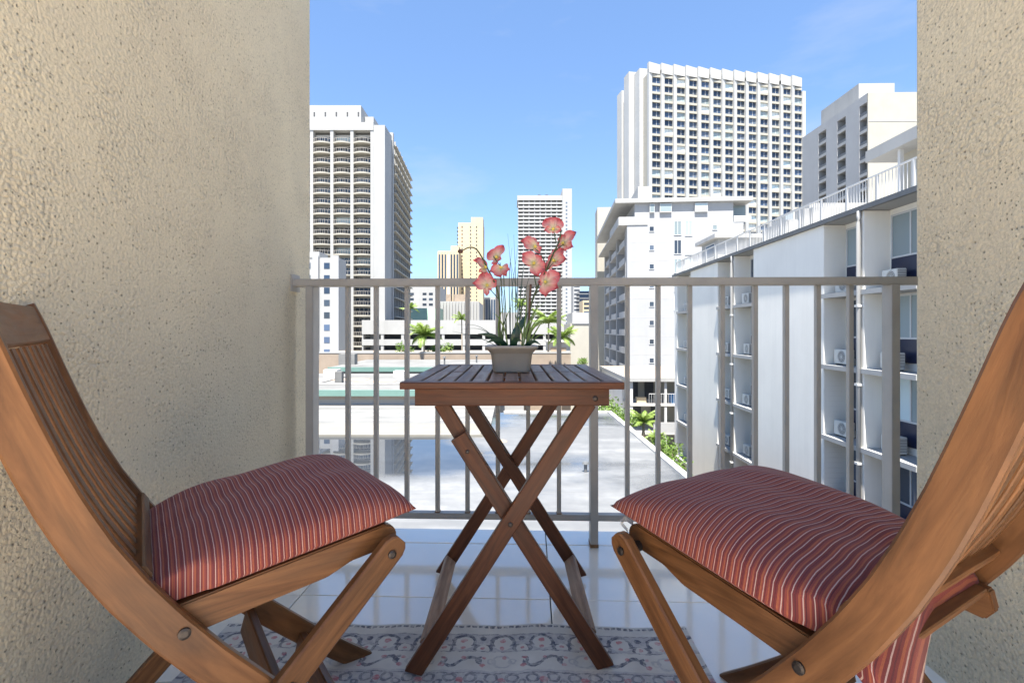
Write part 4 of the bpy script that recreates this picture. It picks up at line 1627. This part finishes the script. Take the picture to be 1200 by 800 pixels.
# smaller white block in front of it at the left wall
D2 = 112.0
sb, L2 = frame('white_block', P2(330, D2), P2(397, D2), 'narrow white mid-rise block with small windows, low beside the left wall', 'building')
h2 = zl(302, D2)
part(sb, 'wall', M['white'], [(0, L2, 0, 5, 0, h2)])
part(sb, 'parapet', M['white'], [(-2, L2 - 4.2, -.12, 5, h2 + .001, h2 + 1.3)])
part(sb, 'corner_fin', M['white_b'], [(L2 - 1.3, L2 + .12, -.5, -.001, 0, h2 + .4)])
part(sb, 'corner_fin', M['white_b'], [(L2 - 5.6, L2 - 4.3, -.5, -.001, 0, h2 + .4)])
me_w = MB().box(-.62, .62, -.06, -.002, 0, 1.3).mesh('window', M['glass_blue'])
me_w2 = MB().box(-.62, .62, -.06, -.002, 0, 1.3).mesh('window', M['glass'])
for r in range(10):
    for x in (L2 - 8.2, L2 - 6.8, L2 - 2.6):
        z = h2 - 2.4 - 2.7 * r
        if z > .5:
            link('window', me_w if random.random() < .5 else me_w2, sb, (x, 0, z))

# ------------------------------------------------------------------ tall tower of notched bays, right
A_, B_ = P2(760, 165), P2(941, 174.4)
tt, TL = frame('hotel_tower', A_, B_, 'broad white high-rise with a grid of angled bays and blue windows, tallest on the right', 'building')
TH = zl(72, 165)
nbay = 13
bwid = TL / nbay
part(tt, 'core', M['cream'], [(.3, TL, .95, 22, 0, TH - 3.2)])
m = MB().prism([(0, .949), (0, -.30), (1.40, .30), (1.40, .949)], 0, TH - 2.4)
me_p = m.mesh('pier', M['white_tower'])
m = MB().prism([(0, .949), (0, -.33), (bwid - .03, .45), (bwid - .03, .949)], 0, [3.35, 3.35, 3.1, 3.1])
me_c = m.mesh('crown_panel', M['white_tower'])
sp_w = bwid - 1.45
m = MB().prism([(1.402, .9), (1.402, .30), (bwid - .002, .50), (bwid - .002, .9)], 0, .72)
me_s = m.mesh('balcony', M['cream'])
tw_m = [MB().box(1.47, bwid - .02, 0.86, .948, .74, 2.70).mesh('window', M[k]) for k in ('glass_blue', 'glass', 'glass_pale', 'blinds')]
m = MB().box(1.47 + sp_w * .55, 1.47 + sp_w * .55 + .10, .81, .859, .74, 2.70)
me_m = m.mesh('mullion', M['white_clean'])
topz = zl(79, 165)
for i in range(nbay):
    x = i * bwid
    link('pier', me_p, tt, (x, 0, 0))
    link('crown_panel', me_c, tt, (x, 0, TH - 3.6))
    for r in range(21):
        z = topz - 2.72 * (r + 1)
        link('balcony', me_s, tt, (x, 0, z - .0))
        w = link('window', tw_m[random.choices((0, 1, 2, 3), (6, 4, 1.4, .8))[0]], tt, (x, 0, z))
        link('mullion', me_m, w)
part(tt, 'end_pier', M['white_tower'], [(TL + .002, TL + 1.2, .2, 6, 0, TH - 5)])
# stepped side shafts
for (p0, p1, yt, dd, nm) in ((749.5, 759.6, 80, 169.5, 'side_shaft'), (737, 747.5, 84, 174, 'side_shaft'), (728.5, 736, 106, 181, 'side_shaft')):
    xa0, xa1 = xa(p0, dd), xa(p1, dd)
    lo = tt.matrix_basis.inverted() @ Vector((xa0, dd, GROUND))
    hi = tt.matrix_basis.inverted() @ Vector((xa1, dd, GROUND))
    part(tt, nm, M['white_tower'], [(lo.x, hi.x, lo.y, lo.y + 4.4, 0, zl(yt, dd))])
lo = tt.matrix_basis.inverted() @ Vector((xa(747, 172.5), 172.5, GROUND))
part(tt, 'shaft_recess', M['concrete'], [(lo.x - .4, lo.x + 1.4, lo.y + 2, lo.y + 6, 0, zl(86, 172.5))])

# ------------------------------------------------------------------ white tower high on the right
UX = 64.3
ut = thing('apartment_tower', 'white apartment tower with three stacks of dark recessed balconies, upper right', 'building', (UX, 0, GROUND), -math.atan(AX))
UZ = zl(108, 95)
q0, q1 = 95.2, 117.5
stacks = [((959, 968)), ((981, 991)), ((1007, 1017.6))]


def q_at(px):
    k = (px - CX) / F
    return UX / (k - AX)


cols = [(q_at(b), q_at(a)) for a, b in stacks]
cols = sorted(cols)
part(ut, 'rear_block', M['white'], [(1.9, 22, q0 + .3, q1, 0, UZ - .02)])
part(ut, 'front_wall', M['cream'], [(0, 22, q0, q0 + .299, 0, UZ)])
prev = q0 + .3
for a, b in cols:
    a = max(a, q0 + .31)
    if a - prev > .05:
        part(ut, 'wall_panel', M['white_b'], [(0, 1.899, prev, a, 0, UZ - .01)])
    part(ut, 'wall_panel', M['white_b'], [(0, 1.899, a, b, UZ - 1.6, UZ - .01)])
    for r in range(14):
        z = UZ - 1.6 - 2.72 * (r + 1)
        if z < 14:
            break
        part(ut, 'balcony', M['white'], [(.02, 1.898, a + .01, b - .01, z, z + .22), (.02, .10, a + .01, b - .01, z + .22, z + .55)])
        part(ut, 'balcony_rail', M['gutter'], [(.04, .08, a + .01, b - .01, z + .551, z + 1.1)])
        part(ut, 'window', M['glass'], [(1.83, 1.899, a + .3, b - .3, z + .3, z + 2.5)])
    prev = b
part(ut, 'wall_panel', M['white_b'], [(0, 1.899, prev, q1, 0, UZ - .01)])
lo = xa(987, 101)
part(ut, 'penthouse', M['white'], [(2.5, 9.5, q0 + 6.5, q1 - 3, UZ, zl(99, 102))])
part(ut, 'front_band', M['concrete'], [(.1, 22, q0 - .05, q0 - .001, UZ - 5.4, UZ - 5.2)])

# ------------------------------------------------------------------ white middle building with the overhanging roof
D3 = 77.0
mb_ = thing('apartment_building', 'white walk-up apartment building with an overhanging flat roof and blue side balconies, centre right', 'building', (xa(735, D3), D3, GROUND), -.08)
x1 = xa(867, D3) - xa(735, D3)
x2 = xa(875, D3) - xa(735, D3)
x0u = xa(744, D3) - xa(735, D3)
z1, z2, z3 = zl(262, D3), zl(238, D3), zl(233, D3)
part(mb_, 'wall', M['white_b'], [(2.6, x1, 0, 34, 0, z1), (0, 2.6, 0, 1.2, 0, z1)])
part(mb_, 'upper_wall', M['white_b'], [(x0u, x2 - 2.4, .3, 33, z1, z2), (x2 - 2.4, x2, 2.2, 33, z1, z2)])
part(mb_, 'roof', M['white'], [(-1.8, x2 + .25, -.22, 35.5, z2 + .001, z3)])
part(mb_, 'upper_slab', M['white'], [(-1.3, 3.0, -.1, 34, z1 - .25, z1 - .002)])
part(mb_, 'balcony_parapet', M['white'], [(-1.25, x0u, -.09, .03, z1, z1 + 1.0), (-1.29, -1.18, .031, 12, z1, z1 + 1.0)])
part(mb_, 'corner_balcony', M['white_clean'], [(x2 - 2.4, x2 + .05, -.05, .15, z1, z1 + .9)])
part(mb_, 'corner_glass', M['glass_pale'], [(x2 - 2.35, x2, 2.1, 2.199, z1 + .3, z2 - .2)])


def wins(parent, px0, px1, py0, py1, d, mat, name='window', y=-.06):
    xo = parent.location.x
    a, b = xa(px0, d) - xo, xa(px1, d) - xo
    zt, zb = zl(py0, d), zl(py1, d)
    fr = MB().box(a, b, y - .02, -.002, zb, zb + .07).box(a, b, y - .02, -.002, zt - .07, zt).box(a, a + .06, y - .02, -.002, zb + .07, zt - .07).box(b - .06, b, y - .02, -.002, zb + .07, zt - .07)
    if b - a > 1.0:
        c_ = (a + b) / 2
        fr.box(c_ - .03, c_ + .03, y - .02, -.002, zb + .07, zt - .07)
    f_ = fr.build(name, M['white_clean'], parent)
    part(f_, 'pane', M[mat], [(a + .06, b - .06, y, -.004, zb + .07, zt - .07)])
    return f_


for k in range(8):
    wins(mb_, 760.2, 766, 265.5 + 21.9 * k, 272 + 21.9 * k, D3, 'glass')
for k in range(5):
    yb = 259 + 21.9 * k
    wins(mb_, 788.5, 797, yb + 1, yb + 17.5, D3, 'glass_pale' if k % 2 == 0 else 'glass')
    wins(mb_, 801, 809.5, yb + 1, yb + 18.5, D3, 'glass_pale')
wins(mb_, 832, 837.5, 265, 271, D3, 'glass_pale')
for a, b in ((761, 766.5), (772.5, 786), (812.5, 827)):
    wins(mb_, a, b, 239.5, 249.5, D3, 'glass_pale', y=.22)
# string lines between the storeys
part(mb_, 'floor_joint', M['concrete'], [(0, x1 - .01, -.012, -.001, zl(262 + 21.9 * k, D3) - .03, zl(262 + 21.9 * k, D3) + .03) for k in range(1, 8)])
# side balconies: slab, parapet, door per storey and bay
for k in range(9):
    z = z1 - 2.81 * (k + 1)
    if z < .5:
        break
    for (ya, yb) in ((3.0, 12.5), (14.0, 24.0), (25.5, 33.5)):
        part(mb_, 'side_balcony', M['white_b'], [(.0, 2.599, ya, yb, z, z + .18), (.0, .1, ya, yb - 3, z + .181, z + 1.0)])
        part(mb_, 'balcony_door', M['glass_blue'], [(2.53, 2.599, ya + 1.2, ya + 4.2, z + .2, z + 2.35)])
        part(mb_, 'door_leaf', M['tan'] if (k + int(ya)) % 3 else M['blue'], [(2.52, 2.599, ya + 5.2, ya + 6.4, z + .2, z + 2.3)])
for ya in (1.9, 13.0, 24.6, 33.6):
    part(mb_, 'side_pier', M['white_b'], [(.0, 2.6, ya, ya + .6, 0, z1 - .26)])
part(mb_, 'roof_room', M['white'], [(xa(755, D3) - xa(735, D3), xa(772, D3) - xa(735, D3), 6, 14, z3, zl(219, D3 + 6))])
part(mb_, 'far_stair_tower', M['cream'], [(-1.2, 4, 38, 44, 0, zl(243, 115))])

# ------------------------------------------------------------------ far towers
D4 = 350.0
A_, B_ = P2(607, D4), P2(659, D4)
ct, L4 = frame('apartment_tower', A_, B_, 'distant white high-rise with many thin horizontal balcony bands, behind the orchid', 'building')
h4 = zl(233, D4)
part(ct, 'core', M['dark'], [(.5, L4, 1.6, 22, 0, h4 - 1)])
part(ct, 'roof', M['white'], [(-.5, L4, -.2, 22, h4 - 1, h4 + 2.3)])
for k in range(40):
    z = h4 - 1 - 2.56 * (k + 1)
    if z < 3:
        break
    part(ct, 'balcony_band', M['white'], [(0, L4, 0, 1.599, z, z + 1.25)])
m = MB()
for i in range(9):
    x = L4 * i / 8
    m.box(x - .35 + (.36 if i == 0 else 0), x + .35 - (.36 if i == 8 else 0), .3, 1.58, 0, h4 - 1.01)
m.build('fins', M['white'], ct, kind='stuff')
part(ct, 'stair_tower', M['white'], [(L4 + .002, xa(670, D4) - xa(607, D4), -1.0, 18, 0, zl(221.5, D4))])
m = MB()
for k in range(42):
    z = h4 - 3.5 - 2.56 * k
    if z > 4:
        m.box(L4 + 2.2, L4 + 3.3, -1.06, -1.001, z, z + 1.1)
m.build('stair_windows', M['glass'], ct, kind='stuff')
part(ct, 'roof_box', M['dark'], [(L4 * .45, L4 * .52, 3, 6, h4 + 2.3, h4 + 3.6), (L4 * .62, L4 * .69, 3, 6, h4 + 2.3, h4 + 3.6)])

D5 = 380.0
A_, B_ = P2(537, D5), P2(566, D5)
tn, L5 = frame('tan_tower', A_, B_, 'distant tan high-rise, the taller of the two tan towers', 'building', 'distant tan towers')
part(tn, 'wall', M['tan'], [(0, L5, 0, 20, 0, zl(261, D5)), (xa(552, D5) - xa(537, D5), L5 - .01, .2, 12, zl(261, D5), zl(254.5, D5))])
m = MB()
for k in range(38):
    z = zl(265, D5) - 2.7 * k
    if z < 4:
        break
    for p in (541.5, 551.5, 558.5):
        x = xa(p, D5) - xa(537, D5)
        m.box(x - .45, x + .45, -.07, -.002, z - 1.3, z)
    m.box(-.9, -.003, .5, 4, z - 1.4, z - .4)
m.build('window_dots', M['dark'], tn, kind='stuff')
A_, B_ = P2(513, D5 - 20), P2(537.5, D5 - 20)
tn2, L6 = frame('tan_tower', A_, B_, 'distant lower tan tower with dark vertical window strips', 'building', 'distant tan towers')
part(tn2, 'wall', M['tan'], [(0, L6, .4, 20, 0, zl(294, D5 - 20)), (L6 * .62, L6, .5, 16, zl(294, D5 - 20), zl(288, D5 - 20))])
for i in range(7):
    x = L6 * (i + .1) / 7
    part(tn2, 'window_strip', M['glass'] if i != 3 else M['glass_pale'], [(x + .35, x + 1.55, .30, .399, 4, zl(298, D5 - 20))])
    part(tn2, 'fin', M['tan'], [(x - .3, x + .34, 0, .398, 0, zl(295, D5 - 20))])

# mid-rise behind the parking deck
A_, B_ = P2(464, 260), P2(516, 260)
mr, L7 = frame('white_block', A_, B_, 'distant white mid-rise with rows of dark windows under the railing, left of the table', 'building')
part(mr, 'wall', M['white'], [(0, L7, 0, 20, 0, zl(336, 260))])
part(mr, 'window', M['glass'], [])if False else None
for r in range(5):
    for i in range(7):
        x = L7 * (i + .2) / 7
        z = zl(343 + 6.2 * r, 260)
        if i != 3:
            MB().box(x, x + 2.0, -.05, -.002, z - 1.2, z).build('window', M['glass'], mr)
A_, B_ = P2(515, 205), P2(561, 205)
rb, L8 = frame('ribbed_hall', A_, B_, 'white windowless hall with vertical ribs left of the orchid', 'building')
hz = zl(353, 205)
part(rb, 'wall', M['white'], [(0, L8, 0, 30, 0, hz)])
part(rb, 'canopy', M['gutter'], [(0, L8, -1.0, -.002, zl(378, 205), zl(376, 205))])
for i in range(14):
    x = L8 * i / 13
    part(rb, 'rib', M['white'], [(x - .3, x + .3, -.6, -.002, zl(376, 205) + .01, hz - .3)])
for p, q in ((521, 527), (531, 545)):
    a, b = xa(p, 205) - xa(515, 205), xa(q, 205) - xa(515, 205)
    part(rb, 'roof_plant', M['tan_roof'], [(a, b, 4, 9, hz, zl(344, 205))])
A_, B_ = P2(478, 190), P2(514, 190)
gr_, L9 = frame('green_roof_hall', A_, B_, 'long hall with a pale green pitched roof behind the left palms', 'building')
z0_, z1_ = zl(379, 190), zl(361, 191.5)
m = MB()
m.add([(0, 0, z0_), (L9, 0, z0_), (L9, 1.6, z1_), (0, 1.6, z1_), (0, 14, z0_), (L9, 14, z0_), (L9, 12.4, z1_), (0, 12.4, z1_)],
      [(0, 1, 2, 3), (3, 2, 6, 7), (5, 4, 7, 6), (0, 3, 7, 4), (1, 5, 6, 2), (0, 4, 5, 1)])
m.build('roof', M['green_roof'], gr_)
part(gr_, 'wall', M['white'], [(.3, L9 - .3, .4, 13.6, 0, z0_ - .01)])
for i in range(9):
    x = L9 * (i + .5) / 9
    o = MB().sweep([(x, -.02, z0_ + .1), (x, 1.56, z1_)], (1, 0, 0), (0, -1, .2), .06, .06, .01).build('roof_seam', M['green_roof'], gr_)
# parking deck
A_, B_ = P2(424, 134), P2(662, 134)
pk, L10 = frame('parking_deck', A_, B_, 'long white parking deck with dark open slots, low behind the palms', 'building')
part(pk, 'core', M['dark'], [(0, L10, 3.2, 30, 0, zl(380, 134))])
ys = [(375, 391.5), (397.5, 404.5), (410.5, 416), (421, 470)]
for a, b in ys:
    part(pk, 'deck_wall', M['white'], [(0, L10, 0, 3.199, max(0, zl(b, 134)), zl(a, 134))])
for i in range(11):
    x = L10 * i / 10
    part(pk, 'column', M['white'], [(x - .35 + (.36 if i == 0 else 0), x + .35 - (.36 if i == 10 else 0), .1, 1.2, zl(420.9, 134), zl(391.6, 134))])

# buildings right of the orchid
A_, B_ = P2(668.5, 72), P2(691.5, 72)
wb, L11 = frame('white_block', A_, B_, 'plain cream-white building end between the table corner post and the orchid', 'building')
part(wb, 'wall', M['cream'], [(0, L11, 0, 9, 0, zl(379, 72))])
part(wb, 'coping', M['gutter'], [(.2, L11 - .1, -.06, -.002, zl(380.5, 72), zl(379, 72))])
part(wb, 'roof_room', M['white'], [(.35, L11 - .05, .6, 8, zl(379, 72), zl(366, 72))])
A_, B_ = P2(643, 67), P2(668, 67)
sh, L12 = frame('shed', A_, B_, 'small low building with a brown shutter under the right palms', 'building')
part(sh, 'wall', M['white'], [(0, L12, 0, 5, 0, zl(401, 67))])
part(sh, 'shutter', M['tan_roof'], [(.25, L12 - .5, -.05, -.002, zl(426, 67), zl(407, 67))])
part(sh, 'roof', M['concrete'], [(-.2, L12 + .0, -.4, 5.2, zl(401, 67) + .001, zl(399.5, 67))])
A_, B_ = P2(679, 250), P2(691, 250)
bg, L13 = frame('glass_tower', A_, B_, 'distant blue glass block in the gap left of the white building', 'building')
part(bg, 'wall', M['glass_blue'], [(0, L13, 0, 12, 0, zl(341, 250))])
for k in range(8):
    z = zl(344 + 5.2 * k, 250)
    part(bg, 'floor_band', M['white'], [(-.03, L13 + .03, -.06, -.002, z - .25, z)])
A_, B_ = P2(672, 300), P2(680, 300)
wt, L14 = frame('white_block', A_, B_, 'slim distant white block beside the blue glass block', 'building')
part(wt, 'wall', M['white_b'], [(0, L14, 0, 12, 0, zl(326, 300))])
for k in range(14):
    z = zl(330 + 4.6 * k, 300)
    part(wt, 'floor_band', M['glass'], [(.4, L14 - .4, -.05, -.002, z - .9, z)])
A_, B_ = P2(683, 200), P2(692, 200)
ts, L15 = frame('tan_block', A_, B_, 'small distant tan block in front of the blue glass block', 'building')
part(ts, 'wall', M['tan'], [(0, L15, 0, 10, 0, zl(352, 200))])
for k in range(5):
    z = zl(354.5 + 5 * k, 200)
    part(ts, 'window_band', M['glass'], [(.4, L15 - .2, -.05, -.002, z - .9, z)])
A_, B_ = P2(566, 420), P2(608, 420)
fb, L16 = frame('blue_block', A_, B_, 'distant pale blue block low between the tan tower and the banded tower', 'building')
part(fb, 'wall', M['white_b'], [(0, L16 * .35, 0, 12, 0, zl(348, 420)), (L16 * .35, L16, 0, 12, 0, zl(366, 420))])
for i in range(5):
    x = L16 * .35 * (i + .2) / 5
    part(fb, 'window_strip', M['glass_blue'], [(x, x + 1.4, -.06, -.002, 4, zl(351, 420))])

# ------------------------------------------------------------------ canopy building in the gap on the right
D6 = 46.0
cb = thing('low_house', 'low house with a wide tan flat roof at the far end of the planted gap', 'building', (xa(735, D6), D6, GROUND), -math.atan(.02))
zr_ = za(443, D6) - GROUND
part(cb, 'roof', M['tan_roof'], [(0, 11, 0, 16, zr_ - .22, zr_)])
part(cb, 'fascia', M['white'], [(-.05, 11, -.06, -.001, zr_ - .30, zr_ + .02), (-.06, -.001, -.001, 16, zr_ - .30, zr_ + .02)])
part(cb, 'side_wall', M['panel'], [(.2, .45, 3.5, 15.8, 0, zr_ - .221)])
part(cb, 'rear_wall', M['cream'], [(.451, 10.8, 3.6, 3.9, 0, zr_ - .221)])
for zf in (zr_ - 2.35, zr_ - 4.9):
    part(cb, 'floor_slab', M['concrete'], [(.3, 11, .15, 3.55, zf - .18, zf)])
part(cb, 'post', M['white_clean'], [(.30, .55, .2, .45, 0, zr_ - .222)])
part(cb, 'post', M['white_clean'], [(3.4, 3.6, .2, .4, 0, zr_ - .222)])
for (a, z) in ((.9, zr_ - 2.3), (2.4, zr_ - 2.3), (1.2, zr_ - 4.85), (3.0, zr_ - 4.85)):
    part(cb, 'doorway', M['dark'], [(a, a + .85, 3.53, 3.599, z, z + 1.95)])
part(cb, 'parapet', M['white_b'], [(2.4, 6, .16, .28, zr_ - 4.899, zr_ - 4.0)])
part(cb, 'railing', M['white_clean'], [(2.0, 6, .2, .24, zr_ - 1.45, zr_ - 1.40)] + [(2.0 + .22 * i, 2.02 + .22 * i, .2, .24, zr_ - 2.349, zr_ - 1.451) for i in range(18)])
zfl = zr_ - 2.35 + GROUND
bx_ = MB().box(-.42, .42, -.3, .3, 0, .55).build('cardboard_box', M['tan'], None, (xa(751, D6 + .9), D6 + .9, zfl + .002))
tag(bx_, 'brown box on the upper balcony of the low tan-roofed house', 'box')
m = MB().tube([(0, 0, 0), (0, 0, .1), (0, 0, .85), (0, 0, .92)], [.27, .3, .3, .26], 18)
br = m.build('barrel', M['blue'], None, (xa(788, D6 + .9), D6 + .9, zfl + .002), smooth=False)
tag(br, 'blue plastic barrel on the upper balcony of the low tan-roofed house', 'barrel')

# ------------------------------------------------------------------ palms, bushes
def frond_mesh(L, droop, n=13, seed=0):
    rnd = random.Random(seed)
    mb = MB()
    pts = []
    for i in range(n + 1):
        t = i / n
        pts.append(Vector((L * t * (1 - .22 * droop * t), 0, L * (.42 * t - .78 * droop * t * t))))
    mb.tube(pts[:], [.035 * (1 - .85 * i / n) + .004 for i in range(n + 1)], 4, False)
    for i in range(1, n + 1):
        for sub in (0, .5):
            t = (i - sub) / n
            k = min(n - 1, int(t * n))
            p = pts[k].lerp(pts[k + 1], t * n - k)
            tan = (pts[k + 1] - pts[k]).normalized()
            ll = L * .30 * math.sin(math.pi * (.12 + .86 * t)) ** .7
            for s in (-1, 1):
                d = (tan * .62 + Vector((0, s * 1.0, 0)) + Vector((0, 0, -.35 - rnd.random() * .35))).normalized()
                w = tan * (.05 * L / 2.4)
                tip = p + d * ll * rnd.uniform(.85, 1.1)
                mid = p + d * ll * .5 + Vector((0, 0, .04))
                mb.add([p - w, p + w, mid + w * .9, tip, mid - w * .9], [(0, 1, 2, 4), (4, 2, 3)])
    return mb.mesh('frond', M['frond'], False, fix=False)


FR = [frond_mesh(1.0, .55, seed=1), frond_mesh(1.0, .9, seed=2), frond_mesh(1.0, .25, seed=3)]


def palm(px, py, d, rad_px, label, nf=15, lean=.0, seed=0):
    rnd = random.Random(seed)
    top = at(px, py, d)
    rad = rad_px / F * d
    h = top.z - GROUND
    t = thing('palm_tree', label, 'palm tree', (top.x - lean * h, d, GROUND), 0, 'palm trees around the low roofs')
    pts = [Vector((lean * h * (i / 8) ** 1.6, 0, h * i / 8)) for i in range(9)]
    MB().tube(pts, [.16 - .07 * i / 8 for i in range(9)], 9).build('trunk', M['trunk'], t, smooth=True)
    for i in range(nf):
        a = 2 * math.pi * i / nf + rnd.uniform(-.2, .2)
        f = link('frond', FR[i % 3], t, (lean * h, 0, h - .03))
        el = rnd.uniform(-.5, .25) if i % 3 else rnd.uniform(-.9, -.35)
        f.rotation_euler = Matrix.LocRotScale(None, (Matrix.Rotation(a, 3, 'Z') @ Matrix.Rotation(el, 3, 'Y')).to_quaternion(), None).to_euler()
        s = rad * rnd.uniform(.85, 1.15)
        f.scale = (s, s, s)
    return t


palm(497, 393, 62.5, 26, 'full green palm low in front of the parking deck, left of the table', 17, 0, 1)
palm(481, 361, 78, 13, 'slim tall palm in front of the left tower wing', 11, .02, 2)
palm(541, 374, 84, 13, 'small slender palm in front of the ribbed white hall', 11, -.01, 3)
palm(643, 378, 62, 26, 'feathery palm behind the orchid leaves', 15, .01, 4)
palm(657, 396, 58, 24, 'bushy palm beside the cream-white building end', 16, 0, 5)
palm(611, 358, 72, 14, 'thin palm directly behind the orchid stems', 11, .01, 6)
palm(754, 494, 32, 21, 'low bright palm in the planted gap beside the low tan-roofed house', 16, .0, 7)


def bush(px, py, d, w, h, label, n=900, seed=0, leaf=.16, zbase=GROUND):
    """w, h: half width and height of the crown in metres; crown top shows at px, py"""
    rnd = random.Random(seed)
    top = at(px, py, d)
    t = thing('bush', label, 'bush', (top.x, d, zbase), 0, 'bushes around the roofs')
    ht = top.z - zbase
    mb = MB()
    blobs = [(rnd.uniform(-w * .65, w * .65), rnd.uniform(-w * .6, w * .6), ht - h * rnd.uniform(.3, .95), rnd.uniform(.35, .6) * w) for _ in range(9)]
    blobs.append((0, 0, ht - h * .45, w * .55))
    for i in range(n):
        bx, by, bz, r = blobs[rnd.randrange(len(blobs))]
        v = Vector((rnd.gauss(0, 1), rnd.gauss(0, 1), rnd.gauss(0, 1))).normalized() * r * rnd.uniform(.55, 1.05)
        v.z *= .8
        c_ = Vector((bx, by, bz)) + v
        d1 = Vector((rnd.gauss(0, 1), rnd.gauss(0, 1), rnd.gauss(0, .7) + .2)).normalized()
        d2 = d1.cross(Vector((rnd.gauss(0, 1), rnd.gauss(0, 1), rnd.gauss(0, 1)))).normalized()
        L, W2 = leaf * rnd.uniform(.7, 1.5), leaf * rnd.uniform(.22, .4)
        mb.add([c_, c_ + d1 * L * .5 + d2 * W2, c_ + d1 * L, c_ + d1 * L * .5 - d2 * W2], [(0, 1, 2, 3)])
    mb.build('crown', M['bush'], t)
    m = MB()
    for k in range(4):
        a = k * 1.57 + .4
        m.tube([(.05 * math.cos(a), .05 * math.sin(a), 0), (.3 * w * math.cos(a), .3 * w * math.sin(a), ht - h * .5)], [.07, .03], 6)
    m.build('stem', M['trunk'], t)
    return t


bush(476, 399, 63, 1.7, 2.2, 'rounded green bush left of the full palm', 700, 1, .22)
bush(516, 400, 64.5, 1.6, 1.8, 'smaller green bush right of the full palm', 600, 2, .22)
bush(708, 466, 33.0, 1.5, 1.6, 'bright yellow-green bush at the far right corner of the wet roof', 1200, 3, .17)
bush(729, 472, 35, 1.2, 1.7, 'green bush between the wet roof corner and the low bright palm', 900, 4, .17)
bush(769, 504, 29, 1.15, 2.0, 'light green bush beside the wet roof parapet, nearer than the low bright palm', 1200, 5, .15)
bush(786, 527, 26, 1.05, 1.8, 'leafy bush against the foot of the grey apartment block', 1200, 6, .15)
bush(801, 548, 23.5, .9, 1.5, 'nearest bush of the planted gap, partly behind a railing bar', 1000, 7, .14)
bush(784, 512, 33, 1.1, 1.9, 'darker bush between the low house and the grey apartment block', 900, 8, .15)
palm(769, 512, 28, 15, 'small palm with arching fronds among the bushes beside the wet roof', 13, 0, 8)
bush(684, 418, 60, .8, 1.0, 'small bush at the foot of the cream-white building end', 350, 9, .18)
